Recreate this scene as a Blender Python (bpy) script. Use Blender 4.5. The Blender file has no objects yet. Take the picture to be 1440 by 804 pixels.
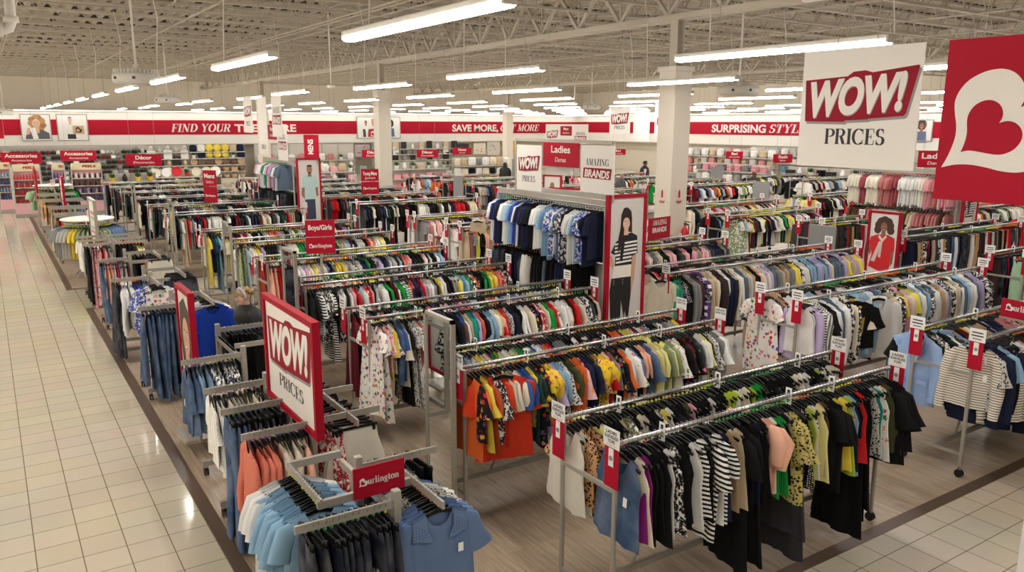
import bpy, math, random
import numpy as np
from mathutils import Vector, Matrix
PI = math.pi
RND = random.Random(7)
SC = bpy.context.scene
LAMP = 43.0; EXPOSURE = 0.33; MAXKIND = 300; NEAR = 9.5
COL = SC.collection
# ------------------------------------------------------------------ helpers
def lin(c):
    return tuple(((v / 12.92) if v <= .04045 else ((v + .055) / 1.055) ** 2.4) for v in c)
def rgb(r, g, b):
    return lin((r / 255, g / 255, b / 255)) + (1.0,)
ORD = ['first', 'second', 'third', 'fourth', 'fifth', 'sixth', 'seventh', 'eighth', 'ninth', 'tenth', 'eleventh', 'twelfth',
       'thirteenth', 'fourteenth', 'fifteenth', 'sixteenth', 'seventeenth', 'eighteenth', 'nineteenth', 'twentieth']
def ordn(i):
    if i < 20: return ORD[i]
    n = i + 1
    t = 'th' if 10 <= n % 100 <= 20 else {1: 'st', 2: 'nd', 3: 'rd'}.get(n % 10, 'th')
    return '%d%s' % (n, t)

class MB:
    """collects shapes into one mesh"""
    def __init__(s):
        s.v = []; s.f = []; s.m = []
    def add(s, vs, fs, m=0):
        o = len(s.v)
        s.v.extend([tuple(p) for p in vs])
        s.f.extend([tuple(i + o for i in f) for f in fs])
        s.m.extend([m] * len(fs))
        return s
    def box(s, c, d, m=0, rz=0.0, bev=0.0):
        hx, hy, hz = d[0] / 2, d[1] / 2, d[2] / 2
        ca, sa = math.cos(rz), math.sin(rz)
        if bev > 0:
            b = min(bev, hx * .9, hy * .9, hz * .9)
            vs = []
            for k in range(3):
                for sx in (-1, 1):
                    for sy in (-1, 1):
                        for sz in (-1, 1):
                            e = [hx - b, hy - b, hz - b]; e[k] += b
                            vs.append((sx * e[0], sy * e[1], sz * e[2]))
            I = lambda k, x, y, z: k * 8 + (x > 0) * 4 + (y > 0) * 2 + (z > 0)
            fs = []
            for g in (-1, 1):
                fs.append((I(0, g, -1, -1), I(0, g, 1, -1), I(0, g, 1, 1), I(0, g, -1, 1))[::g])
                fs.append((I(1, -1, g, -1), I(1, -1, g, 1), I(1, 1, g, 1), I(1, 1, g, -1))[::g])
                fs.append((I(2, -1, -1, g), I(2, 1, -1, g), I(2, 1, 1, g), I(2, -1, 1, g))[::g])
            for a in (-1, 1):
                for c2 in (-1, 1):
                    fs.append((I(0, a, c2, -1), I(0, a, c2, 1), I(1, a, c2, 1), I(1, a, c2, -1)))
                    fs.append((I(0, a, -1, c2), I(0, a, 1, c2), I(2, a, 1, c2), I(2, a, -1, c2)))
                    fs.append((I(1, -1, a, c2), I(1, 1, a, c2), I(2, 1, a, c2), I(2, -1, a, c2)))
                    for e in (-1, 1):
                        fs.append((I(0, a, c2, e), I(1, a, c2, e), I(2, a, c2, e)))
        else:
            vs = [(x * hx, y * hy, z * hz) for x in (-1, 1) for y in (-1, 1) for z in (-1, 1)]
            fs = [(0, 1, 3, 2), (4, 6, 7, 5), (0, 4, 5, 1), (2, 3, 7, 6), (0, 2, 6, 4), (1, 5, 7, 3)]
        vs = [(c[0] + x * ca - y * sa, c[1] + x * sa + y * ca, c[2] + z) for x, y, z in vs]
        return s.add(vs, fs, m)
    def bar(s, p, q, w, h, m=0, up=(0, 0, 1)):
        p = Vector(p); q = Vector(q); t = (q - p).normalized(); u = Vector(up)
        if abs(t.dot(u)) > .98: u = Vector((0, 1, 0))
        a = t.cross(u).normalized() * (w / 2); b = a.cross(t).normalized() * (h / 2)
        vs = [p - a - b, p + a - b, p + a + b, p - a + b, q - a - b, q + a - b, q + a + b, q - a + b]
        return s.add(vs, [(0, 3, 2, 1), (4, 5, 6, 7), (0, 1, 5, 4), (1, 2, 6, 5), (2, 3, 7, 6), (3, 0, 4, 7)], m)
    def tube(s, pts, r, n=8, m=0, caps=True):
        pts = [Vector(p) for p in pts]
        rs = r if isinstance(r, (list, tuple)) else [r] * len(pts)
        t0 = (pts[1] - pts[0]).normalized()
        u = t0.orthogonal().normalized(); vs = []
        for i, p in enumerate(pts):
            t = (pts[min(i + 1, len(pts) - 1)] - pts[max(i - 1, 0)]).normalized()
            u = (u - t * u.dot(t)).normalized(); w = t.cross(u)
            for k in range(n):
                a = 2 * PI * k / n
                vs.append(p + (u * math.cos(a) + w * math.sin(a)) * rs[i])
        fs = [(i * n + k, i * n + (k + 1) % n, (i + 1) * n + (k + 1) % n, (i + 1) * n + k) for i in range(len(pts) - 1) for k in range(n)]
        if caps:
            fs.append(tuple(range(n))[::-1]); fs.append(tuple((len(pts) - 1) * n + k for k in range(n)))
        return s.add(vs, fs, m)
    def lathe(s, prof, n=16, m=0, c=(0, 0, 0), sx=1, sy=1):
        vs = []; fs = []
        for r, z in prof:
            for k in range(n):
                a = 2 * PI * k / n
                vs.append((c[0] + r * sx * math.cos(a), c[1] + r * sy * math.sin(a), c[2] + z))
        for i in range(len(prof) - 1):
            for k in range(n):
                fs.append((i * n + k, i * n + (k + 1) % n, (i + 1) * n + (k + 1) % n, (i + 1) * n + k))
        if prof[0][0] > 1e-4: fs.append(tuple(range(n))[::-1])
        if prof[-1][0] > 1e-4: fs.append(tuple((len(prof) - 1) * n + k for k in range(n)))
        return s.add(vs, fs, m)
    def poly(s, pts, y=0.0, m=0):
        """flat polygon of (x, z) points facing -Y"""
        return s.add([(p[0], y, p[1]) for p in pts], [tuple(range(len(pts)))], m)
    def ell(s, cx, cz, rx, rz, y=0.0, m=0, n=20, a0=0, a1=2 * PI, rot=0.0):
        pts = []
        for k in range(n):
            a = a0 + (a1 - a0) * k / (n if abs(a1 - a0) > 6.28 else n - 1)
            x, z = rx * math.cos(a), rz * math.sin(a)
            pts.append((cx + x * math.cos(rot) - z * math.sin(rot), cz + x * math.sin(rot) + z * math.cos(rot)))
        return s.poly(pts, y, m)
    def mesh(s, name, mats, smooth=False):
        me = bpy.data.meshes.new(name)
        me.from_pydata(s.v, [], s.f)
        for mt in (mats if isinstance(mats, (list, tuple)) else [mats]): me.materials.append(mt)
        me.polygons.foreach_set('material_index', s.m)
        if smooth: me.polygons.foreach_set('use_smooth', [True] * len(s.f))
        me.update()
        return me
    def build(s, name, mats, parent=None, smooth=False, loc=None, rz=None):
        return link(name, s.mesh(name, mats, smooth), parent, loc, rz)
def link(name, data, parent=None, loc=None, rz=None):
    o = bpy.data.objects.new(name, data); COL.objects.link(o)
    if parent is not None: o.parent = parent
    if loc is not None: o.location = loc
    if rz is not None: o.rotation_euler = (0, 0, rz)
    return o
def tag(o, label, cat, group=None):
    o['label'] = label; o['category'] = cat
    if group: o['group'] = group
    return o
def thing(name, label, cat, loc=(0, 0, 0), rz=0.0, group=None):
    o = link(name, None, None, loc, rz); o.empty_display_size = .1
    return tag(o, label, cat, group)
def struct(o):
    o['kind'] = 'structure'; return o
def copy_tree(o, parent=None):
    c = o.copy(); COL.objects.link(c)
    if parent is not None:
        c.parent = parent
        c.matrix_parent_inverse = o.matrix_parent_inverse
    for ch in list(o.children): copy_tree(ch, c)
    return c
# ------------------------------------------------------------------ materials
def new_mat(name):
    m = bpy.data.materials.new(name); m.use_nodes = True
    nt = m.node_tree; b = nt.nodes['Principled BSDF']
    return m, nt, b
def N(nt, typ, **kw):
    n = nt.nodes.new(typ)
    for k, v in kw.items(): setattr(n, k, v)
    return n
def mat(name, col, rough=.6, metal=0.0, noise=0.0, nscale=8.0, spec=.5, emit=0.0, bump=0.0):
    m, nt, b = new_mat(name)
    b.inputs['Base Color'].default_value = col; b.inputs['Roughness'].default_value = rough
    b.inputs['Metallic'].default_value = metal; b.inputs['Specular IOR Level'].default_value = spec
    if noise or bump:
        tc = N(nt, 'ShaderNodeTexCoord'); nz = N(nt, 'ShaderNodeTexNoise'); nz.inputs['Scale'].default_value = nscale
        nz.inputs['Detail'].default_value = 4
        nt.links.new(tc.outputs['Object'], nz.inputs['Vector'])
        if noise:
            mx = N(nt, 'ShaderNodeMix', data_type='RGBA')
            mx.inputs[6].default_value = tuple(c * (1 - noise) for c in col[:3]) + (1,)
            mx.inputs[7].default_value = tuple(min(1, c * (1 + noise)) for c in col[:3]) + (1,)
            nt.links.new(nz.outputs['Fac'], mx.inputs[0]); nt.links.new(mx.outputs[2], b.inputs['Base Color'])
        if bump:
            bp = N(nt, 'ShaderNodeBump'); bp.inputs['Strength'].default_value = bump; bp.inputs['Distance'].default_value = .01
            nt.links.new(nz.outputs['Fac'], bp.inputs['Height']); nt.links.new(bp.outputs['Normal'], b.inputs['Normal'])
    if emit:
        b.inputs['Emission Color'].default_value = col; b.inputs['Emission Strength'].default_value = emit
    return m
_MC = {}
def cm(r, g, b, rough=.6):
    """cached plain coloured material"""
    k = (r, g, b, rough)
    if k not in _MC: _MC[k] = mat('paint_%d_%d_%d' % (r, g, b), rgb(r, g, b), rough, noise=.03)
    return _MC[k]
RED = mat('brand_red', rgb(166, 16, 42), .6, noise=.03, spec=.18)
SIGNRED = mat('sign_red', rgb(176, 18, 46), .6, noise=.02, spec=.18)
WHITE = mat('sign_white', rgb(238, 234, 228), .5, noise=.02)
INK = mat('ink', rgb(48, 42, 48), .6)
GREYSH = mat('print_grey', rgb(150, 146, 144), .6)
CHROME = mat('chrome', rgb(205, 205, 205), .3, 1.0, noise=.03)
HOOKM = mat('hook_wire', rgb(150, 150, 150), .42, .8)
STEEL = mat('fixture_grey', rgb(168, 163, 152), .42, .15, noise=.05)
DKGREY = mat('dark_grey', rgb(70, 70, 72), .5, noise=.05)
BLACKPL = mat('black_plastic', rgb(12, 12, 13), .5, noise=.2, spec=.3)
RUBBER = mat('caster_rubber', rgb(22, 22, 26), .5, noise=.2)
CARD = mat('card_white', rgb(240, 240, 238), .6, noise=.02)
MIRROR = mat('mirror_glass', rgb(225, 228, 228), .02, 1.0, noise=.01)
def fabric(name, kind):
    """cloth whose main colour is the object's own colour"""
    m, nt, b = new_mat(name)
    b.inputs['Roughness'].default_value = .82; b.inputs['Specular IOR Level'].default_value = .25
    L = nt.links.new
    oi = N(nt, 'ShaderNodeObjectInfo'); tc = N(nt, 'ShaderNodeTexCoord')
    off = N(nt, 'ShaderNodeVectorMath', operation='SCALE'); off.inputs[0].default_value = (7, 13, 5)
    L(oi.outputs['Random'], off.inputs['Scale'])
    pos = N(nt, 'ShaderNodeVectorMath', operation='ADD'); L(tc.outputs['Object'], pos.inputs[0]); L(off.outputs[0], pos.inputs[1])
    def noise(scale, det=3):
        n = N(nt, 'ShaderNodeTexNoise'); n.inputs['Scale'].default_value = scale; n.inputs['Detail'].default_value = det
        L(pos.outputs[0], n.inputs['Vector']); return n
    def mix(fac, a, c):
        x = N(nt, 'ShaderNodeMix', data_type='RGBA')
        for i, s in ((0, fac), (6, a), (7, c)):
            if hasattr(s, 'type'): L(s, x.inputs[i])
            else: x.inputs[i].default_value = s
        return x.outputs[2]
    def ramp(fac, e):
        r = N(nt, 'ShaderNodeValToRGB'); r.color_ramp.interpolation = 'CONSTANT'
        r.color_ramp.elements[0].position = e[0][0]; r.color_ramp.elements[0].color = e[0][1]
        r.color_ramp.elements[1].position = e[1][0]; r.color_ramp.elements[1].color = e[1][1]
        for p, c in e[2:]:
            q = r.color_ramp.elements.new(p); q.color = c
        L(fac, r.inputs[0]); return r.outputs[0]
    def val(fac, lo, hi):
        mr = N(nt, 'ShaderNodeMapRange'); mr.inputs[1].default_value = lo; mr.inputs[2].default_value = hi; L(fac, mr.inputs[0]); return mr.outputs[0]
    base = oi.outputs['Color']
    W = rgb(240, 238, 232); K = rgb(18, 18, 20)
    if kind == 'plain':
        n = noise(9); dark = mix(.16, base, K); col = mix(n.outputs['Fac'], dark, base)
    elif kind in ('stripe', 'vstripe', 'plaid', 'thin'):
        sp = N(nt, 'ShaderNodeSeparateXYZ'); L(tc.outputs['Object'], sp.inputs[0])
        def wave(s, f):
            a = N(nt, 'ShaderNodeMath', operation='MULTIPLY'); L(s, a.inputs[0]); a.inputs[1].default_value = f
            c = N(nt, 'ShaderNodeMath', operation='SINE'); L(a.outputs[0], c.inputs[0]); return val(c.outputs[0], -.05, .15)
        if kind == 'stripe': col = mix(wave(sp.outputs['Z'], 190), W, base)
        elif kind == 'thin':
            a = N(nt, 'ShaderNodeMath', operation='MULTIPLY'); L(sp.outputs['Z'], a.inputs[0]); a.inputs[1].default_value = 250
            c = N(nt, 'ShaderNodeMath', operation='SINE'); L(a.outputs[0], c.inputs[0]); col = mix(val(c.outputs[0], .55, .7), rgb(238, 230, 214), base)
        elif kind == 'vstripe': col = mix(wave(sp.outputs['X'], 240), W, base)
        else:
            c1 = mix(wave(sp.outputs['X'], 62), W, base); col = mix(wave(sp.outputs['Z'], 62), c1, base)
    elif kind == 'floral':
        v = N(nt, 'ShaderNodeTexVoronoi'); v.inputs['Scale'].default_value = 17; L(pos.outputs[0], v.inputs['Vector'])
        sp = N(nt, 'ShaderNodeSeparateColor'); L(v.outputs['Color'], sp.inputs[0])
        pal = ramp(sp.outputs[0], [(0, rgb(196, 40, 60)), (.2, rgb(74, 120, 64)), (.4, rgb(232, 170, 60)), (.6, rgb(120, 90, 160)), (.8, rgb(226, 120, 140))])
        nn = noise(60, 2)
        ad = N(nt, 'ShaderNodeMath', operation='ADD'); L(v.outputs['Distance'], ad.inputs[0]); L(nn.outputs['Fac'], ad.inputs[1])
        col = mix(val(ad.outputs[0], .88, .80), base, pal)
    elif kind == 'print':
        n = noise(26, 1); n2 = noise(70, 1)
        c1 = mix(val(n.outputs['Fac'], .53, .56), base, W); col = mix(val(n2.outputs['Fac'], .6, .62), c1, mix(.6, base, W))
    elif kind == 'leopard':
        v = N(nt, 'ShaderNodeTexVoronoi'); v.inputs['Scale'].default_value = 42; L(pos.outputs[0], v.inputs['Vector'])
        n = noise(90, 1)
        ad = N(nt, 'ShaderNodeMath', operation='ADD'); L(v.outputs['Distance'], ad.inputs[0]); L(n.outputs['Fac'], ad.inputs[1])
        col = mix(val(ad.outputs[0], .86, .9), rgb(34, 22, 16), base)
    elif kind == 'dots':
        v = N(nt, 'ShaderNodeTexVoronoi'); v.inputs['Scale'].default_value = 60; v.inputs['Randomness'].default_value = .35
        L(pos.outputs[0], v.inputs['Vector']); col = mix(val(v.outputs['Distance'], .34, .30), base, W)
    elif kind == 'denim':
        n = noise(5, 2)
        s = N(nt, 'ShaderNodeVectorMath', operation='MULTIPLY'); L(pos.outputs[0], s.inputs[0]); s.inputs[1].default_value = (160, 160, 12)
        n2 = N(nt, 'ShaderNodeTexNoise'); n2.inputs['Scale'].default_value = 1; L(s.outputs[0], n2.inputs['Vector'])
        c1 = mix(val(n.outputs['Fac'], .35, .7), mix(.3, base, K), mix(.12, base, W)); col = mix(n2.outputs['Fac'], mix(.25, c1, K), c1)
    elif kind == 'knit':
        w = N(nt, 'ShaderNodeTexWave'); w.inputs['Scale'].default_value = 38; w.inputs['Distortion'].default_value = 1.5; w.bands_direction = 'X'
        L(tc.outputs['Object'], w.inputs['Vector']); col = mix(w.outputs['Fac'], mix(.3, base, K), base)
    elif kind == 'lace':
        v = N(nt, 'ShaderNodeTexVoronoi'); v.inputs['Scale'].default_value = 55; v.inputs['Randomness'].default_value = .2
        L(tc.outputs['Object'], v.inputs['Vector']); col = mix(val(v.outputs['Distance'], .2, .5), mix(.4, base, K), base)
    L(col, b.inputs['Base Color'])
    nb = noise(240, 2); bp = N(nt, 'ShaderNodeBump'); bp.inputs['Strength'].default_value = .12; bp.inputs['Distance'].default_value = .004
    L(nb.outputs['Fac'], bp.inputs['Height']); L(bp.outputs['Normal'], b.inputs['Normal'])
    return m
FAB = {k: fabric('cloth_' + k, k) for k in ('plain', 'stripe', 'thin', 'vstripe', 'plaid', 'floral', 'print', 'leopard', 'dots', 'denim', 'knit', 'lace')}
OBJCOL, _nt, _b = new_mat('coloured_plastic')
_oi = N(_nt, 'ShaderNodeObjectInfo'); _nt.links.new(_oi.outputs['Color'], _b.inputs['Base Color']); _b.inputs['Roughness'].default_value = .4
ATTR, _nt, _b = new_mat('mixed_cloth')
_at = N(_nt, 'ShaderNodeAttribute', attribute_name='Col'); _nt.links.new(_at.outputs['Color'], _b.inputs['Base Color']); _b.inputs['Roughness'].default_value = .8
_b.inputs['Specular IOR Level'].default_value = .25
# ------------------------------------------------------------------ lettering
_TC = {}
def sans(s, bold=.0, shear=0.0):
    """filled outline of a line of sans letters: points (x, z) normalised to cap height 1, faces, width"""
    k = (s, bold, shear)
    if k in _TC: return _TC[k]
    cu = bpy.data.curves.new('t', 'FONT'); cu.body = s; cu.size = 1; cu.offset = bold; cu.shear = shear; cu.resolution_u = 5
    o = bpy.data.objects.new('t', cu); COL.objects.link(o)
    dg = bpy.context.evaluated_depsgraph_get(); dg.update()
    me = o.evaluated_get(dg).to_mesh()
    p = [(v.co.x, v.co.y) for v in me.vertices]; f = [tuple(q.vertices) for q in me.polygons]
    o.evaluated_get(dg).to_mesh_clear(); bpy.data.objects.remove(o); bpy.data.curves.remove(cu)
    xs = [a for a, b in p]; zs = [b for a, b in p]
    h = .729 + 2 * bold * .0
    x0 = min(xs); w = max(xs) - x0
    r = ([((a - x0) / h, b / h) for a, b in p], f, w / h)
    _TC[k] = r; return r
def arc(cx, cy, rx, ry, a0, a1, n=14):
    return [(cx + rx * math.cos(math.radians(a0 + (a1 - a0) * i / n)), cy + ry * math.sin(math.radians(a0 + (a1 - a0) * i / n))) for i in range(n + 1)]
def _st(x, y0=0, y1=1): return ('s', [(x, y0), (x, y1)])
def _sf(x, y, w=.26): return ('h', [(x - w / 2, y), (x + w / 2, y)])
GL = {  # high-contrast serif letters: s thick, h thin, c contrast by direction
 'P': (.74, [_st(.2), _sf(.2, .015, .34), ('h', [(.03, .985), (.45, .985)]), ('c', [(.2, .98), (.42, .98)] + arc(.42, .74, .25, .24, 90, -90) + [(.2, .5)])]),
 'R': (.84, [_st(.2), _sf(.2, .015, .34), ('h', [(.03, .985), (.45, .985)]), ('c', [(.2, .98), (.42, .98)] + arc(.42, .75, .24, .23, 90, -90) + [(.2, .52)]), ('s', [(.48, .5), (.66, .03)]), ('h', [(.6, .015), (.84, .015)])]),
 'I': (.4, [_st(.2), _sf(.2, .015, .34), _sf(.2, .985, .34)]),
 'C': (.84, [('c', arc(.46, .5, .36, .49, 48, 312, 24)), ('h2', [(.74, .66), (.74, .98)]), ('h2', [(.74, .04), (.74, .3)])]),
 'G': (.9, [('c', arc(.46, .5, .36, .49, 48, 290, 24)), ('h2', [(.74, .66), (.74, .98)]), _st(.72, .02, .42), _sf(.72, .42, .3)]),
 'E': (.74, [_st(.2), ('h', [(.03, .015), (.64, .015)]), ('h', [(.03, .985), (.62, .985)]), ('h', [(.2, .5), (.46, .5)]), ('h2', [(.63, .0), (.66, .28)]), ('h2', [(.61, 1), (.63, .74)]), ('h2', [(.47, .38), (.47, .62)])]),
 'F': (.7, [_st(.2), _sf(.2, .015, .34), ('h', [(.03, .985), (.62, .985)]), ('h', [(.2, .5), (.46, .5)]), ('h2', [(.62, 1), (.64, .72)]), ('h2', [(.47, .38), (.47, .62)])]),
 'S': (.64, [('c', arc(.32, .745, .2, .24, 40, 245, 14) + arc(.3, .26, .23, .25, 75, -150, 16)), ('h2', [(.5, .72), (.5, .98)]), ('h2', [(.09, .02), (.09, .3)])]),
 'A': (.86, [('h', [(.16, .0), (.42, 1)]), ('s', [(.42, 1), (.68, .0)]), ('h', [(.22, .32), (.56, .32)]), _sf(.15, .015, .24), _sf(.69, .015, .3)]),
 'M': (1.06, [('h', [(.18, 0), (.18, 1)]), ('s', [(.2, 1), (.5, .05)]), ('h', [(.5, .03), (.8, 1)]), _st(.84), _sf(.17, .015, .26), _sf(.84, .015, .32), _sf(.13, .985, .2), _sf(.88, .985, .22)]),
 'Z': (.74, [('h', [(.1, .985), (.64, .985)]), ('h', [(.08, .015), (.66, .015)]), ('s', [(.56, .97), (.16, .03)]), ('h2', [(.1, .99), (.1, .72)]), ('h2', [(.65, 0), (.67, .28)])]),
 'N': (.92, [('h', [(.18, 0), (.18, 1)]), ('s', [(.2, .98), (.72, .02)]), ('h', [(.74, 0), (.74, 1)]), _sf(.17, .015, .26), _sf(.13, .985, .22), _sf(.75, .985, .28)]),
 'O': (.88, [('c', arc(.44, .5, .34, .49, 0, 360, 30))]),
 'U': (.86, [('c', [(.2, 1), (.2, .3)] + arc(.45, .3, .25, .29, 180, 360) ), ('h', [(.7, .3), (.7, 1)]), _sf(.2, .985, .34), _sf(.7, .985, .26)]),
 'D': (.88, [_st(.2), ('c', [(.1, .985), (.36, .985)] + arc(.36, .5, .38, .485, 90, -90, 20) + [(.1, .015)])]),
 'Y': (.82, [('s', [(.16, .98), (.42, .46)]), ('h', [(.68, .98), (.42, .46)]), _st(.42, 0, .48), _sf(.42, .015, .34), _sf(.16, .985, .32), _sf(.68, .985, .26)]),
 'T': (.78, [_st(.38), _sf(.38, .015, .36), ('h', [(.06, .985), (.7, .985)]), ('h2', [(.07, 1), (.05, .7)]), ('h2', [(.69, 1), (.71, .7)])]),
 'L': (.7, [_st(.2), _sf(.2, .985, .34), ('h', [(.03, .015), (.62, .015)]), ('h2', [(.62, 0), (.65, .32)])]),
 'u': (.64, [('c', [(.16, .66), (.16, .2)] + arc(.32, .2, .16, .18, 180, 350)), _st(.5, 0, .66), _sf(.12, .65, .16), _sf(.46, .65, .16), _sf(.56, .015, .14)]),
 'r': (.5, [_st(.18, 0, .66), _sf(.18, .015, .3), _sf(.14, .65, .16), ('c', arc(.34, .46, .16, .18, 175, 40))]),
 'l': (.36, [_st(.18, 0, 1.02), _sf(.18, .015, .3), _sf(.13, 1.0, .16)]),
 'i': (.36, [_st(.18, 0, .66), _sf(.18, .015, .3), _sf(.13, .65, .16), ('s', [(.18, .84), (.18, .98)])]),
 'n': (.68, [_st(.18, 0, .66), _sf(.18, .015, .28), _sf(.14, .65, .16), ('c', arc(.35, .44, .17, .2, 170, 0) + [(.52, 0)]), _sf(.52, .015, .26)]),
 'g': (.62, [('c', arc(.28, .42, .17, .22, 0, 360, 18)), ('c', [(.3, .2), (.2, .1), (.4, .02)] + arc(.32, -.14, .2, .14, 60, -240, 14)), ('h2', [(.42, .58), (.56, .64)])]),
 't': (.44, [('c', [(.18, .88), (.18, .16)] + arc(.3, .16, .12, .14, 180, 320)), ('h', [(.04, .64), (.38, .64)])]),
 'o': (.62, [('c', arc(.31, .33, .22, .33, 0, 360, 22))]),
 ' ': (.36, []), ',': (.3, [('s', [(.14, .12), (.1, -.12)])]),
}
def serif(s, thick=.17, thin=.045, shear=0.0):
    pts = []; fs = []; x = 0
    for ch in s:
        w, strokes = GL[ch]
        for typ, pl in strokes:
            n = len(pl); o = len(pts)
            for i, (a, b) in enumerate(pl):
                p, q = pl[max(i - 1, 0)], pl[min(i + 1, n - 1)]
                dx, dy = q[0] - p[0], q[1] - p[1]; d = math.hypot(dx, dy) or 1
                dx /= d; dy /= d
                t = {'s': thick, 'h': thin, 'h2': thin * 1.2}.get(typ)
                if t is None: t = thin + (thick - thin) * abs(dy) ** 1.3
                nx, ny = -dy * t / 2, dx * t / 2
                for g in (1, -1):
                    px, py = x + a + nx * g, b + ny * g
                    pts.append((px + py * shear, py))
            for i in range(n - 1): fs.append((o + 2 * i, o + 2 * i + 1, o + 2 * i + 3, o + 2 * i + 2))
        x += w * (1.0 if ch != ' ' else 1)
    return pts, fs, x
def put_text(mb, t, x, z, w, h, y, m=0, center=True, skew=0.0):
    """t = (pts, faces, width); fit into width w, cap height h, baseline z; faces turned to -Y"""
    p, f, tw = t; s = w / tw; x0 = x - w / 2 if center else x
    mb.add([(x0 + a * s, y, z + b * h + (a * s) * skew) for a, b in p], f, m)
HEART_OUT = [(1103, 710), (1128, 655), (1146, 590), (1146, 540), (1136, 495), (1130, 450), (1140, 410), (1168, 370), (1210, 342), (1260, 326), (1310, 326), (1352, 345), (1382, 380), (1392, 415), (1391, 445), (1381, 470),
             (1405, 462), (1440, 458), (1485, 468), (1520, 500), (1534, 550), (1526, 610), (1500, 660), (1455, 700), (1400, 716), (1340, 714), (1280, 702), (1220, 694), (1160, 696)]
HEART_IN = [(1175, 645), (1186, 612), (1192, 570), (1187, 520), (1192, 490), (1210, 462), (1240, 444), (1275, 442), (1305, 458), (1320, 485), (1320, 510), (1310, 530), (1335, 522), (1365, 526), (1390, 546), (1401, 575), (1394, 606),
            (1370, 634), (1332, 650), (1290, 649), (1240, 641), (1205, 638)]
def smooth(pts, corners, n=4):
    out = []; N_ = len(pts)
    for i in range(N_):
        p1, p2 = pts[i], pts[(i + 1) % N_]; p0 = p1 if i in corners else pts[i - 1]; p3 = p2 if (i + 1) % N_ in corners else pts[(i + 2) % N_]
        for q in range(n):
            t = q / n
            out.append(tuple(.5 * (2 * p1[k] + (p2[k] - p0[k]) * t + (2 * p0[k] - 5 * p1[k] + 4 * p2[k] - p3[k]) * t * t + (3 * p1[k] - p0[k] - 3 * p2[k] + p3[k]) * t ** 3) for k in (0, 1)))
    return out
HEART_OUT = smooth(HEART_OUT, (0, 15)); HEART_IN = smooth(HEART_IN, (0, 11))
def heart(mb, cx, cz, h, y, m_out, m_in):
    s = h / 390.0
    for pts, m, dy in ((HEART_OUT, m_out, 0), (HEART_IN, m_in, -.0008)):
        mb.poly([(cx + (a - 1318) * s, cz - (b - 521) * s) for a, b in pts], y + dy, m)
def burlington(mb, cx, z, w, y, m_w, m_bg):
    """heart initial followed by serif letters"""
    p, f, tw = serif('urlington', .19, .06)
    tot = 1.28 + tw; s = w / tot
    heart(mb, cx - w / 2 + .6 * s, z + .46 * s, 1.22 * s, y, m_w, m_bg)
    mb.add([(cx - w / 2 + (1.24 + a) * s, y, z + b * s) for a, b in p], f, m_w)
# ------------------------------------------------------------------ room shell
X0, X1, Y0, Y1, ZC = -7.0, 41.0, -7.0, 52.0, 6.45
TS = .3175
def tile_floor():
    m, nt, b = new_mat('glossy_beige_tile')
    tc = N(nt, 'ShaderNodeTexCoord'); br = N(nt, 'ShaderNodeTexBrick')
    br.offset = 0; br.squash = 1
    br.inputs['Scale'].default_value = 1; br.inputs['Brick Width'].default_value = TS; br.inputs['Row Height'].default_value = TS
    br.inputs['Mortar Size'].default_value = .0042; br.inputs['Mortar Smooth'].default_value = .1; br.inputs['Bias'].default_value = 0
    br.inputs['Color1'].default_value = rgb(214, 203, 180); br.inputs['Color2'].default_value = rgb(208, 196, 172); br.inputs['Mortar'].default_value = rgb(128, 112, 92)
    mp = N(nt, 'ShaderNodeMapping'); mp.inputs['Location'].default_value = (.0, -.03, 0)
    nt.links.new(tc.outputs['Object'], mp.inputs[0]); nt.links.new(mp.outputs[0], br.inputs['Vector'])
    nz = N(nt, 'ShaderNodeTexNoise'); nz.inputs['Scale'].default_value = 1.1; nt.links.new(tc.outputs['Object'], nz.inputs['Vector'])
    mx = N(nt, 'ShaderNodeMix', data_type='RGBA', blend_type='MULTIPLY'); mx.inputs[0].default_value = .25
    nt.links.new(br.outputs['Color'], mx.inputs[6]); nt.links.new(nz.outputs['Color'], mx.inputs[7])
    hs = N(nt, 'ShaderNodeHueSaturation'); hs.inputs['Saturation'].default_value = .92; hs.inputs['Value'].default_value = 1.08
    nt.links.new(mx.outputs[2], hs.inputs['Color']); nt.links.new(hs.outputs[0], b.inputs['Base Color'])
    b.inputs['Roughness'].default_value = .1; b.inputs['Specular IOR Level'].default_value = .3
    return m
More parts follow.
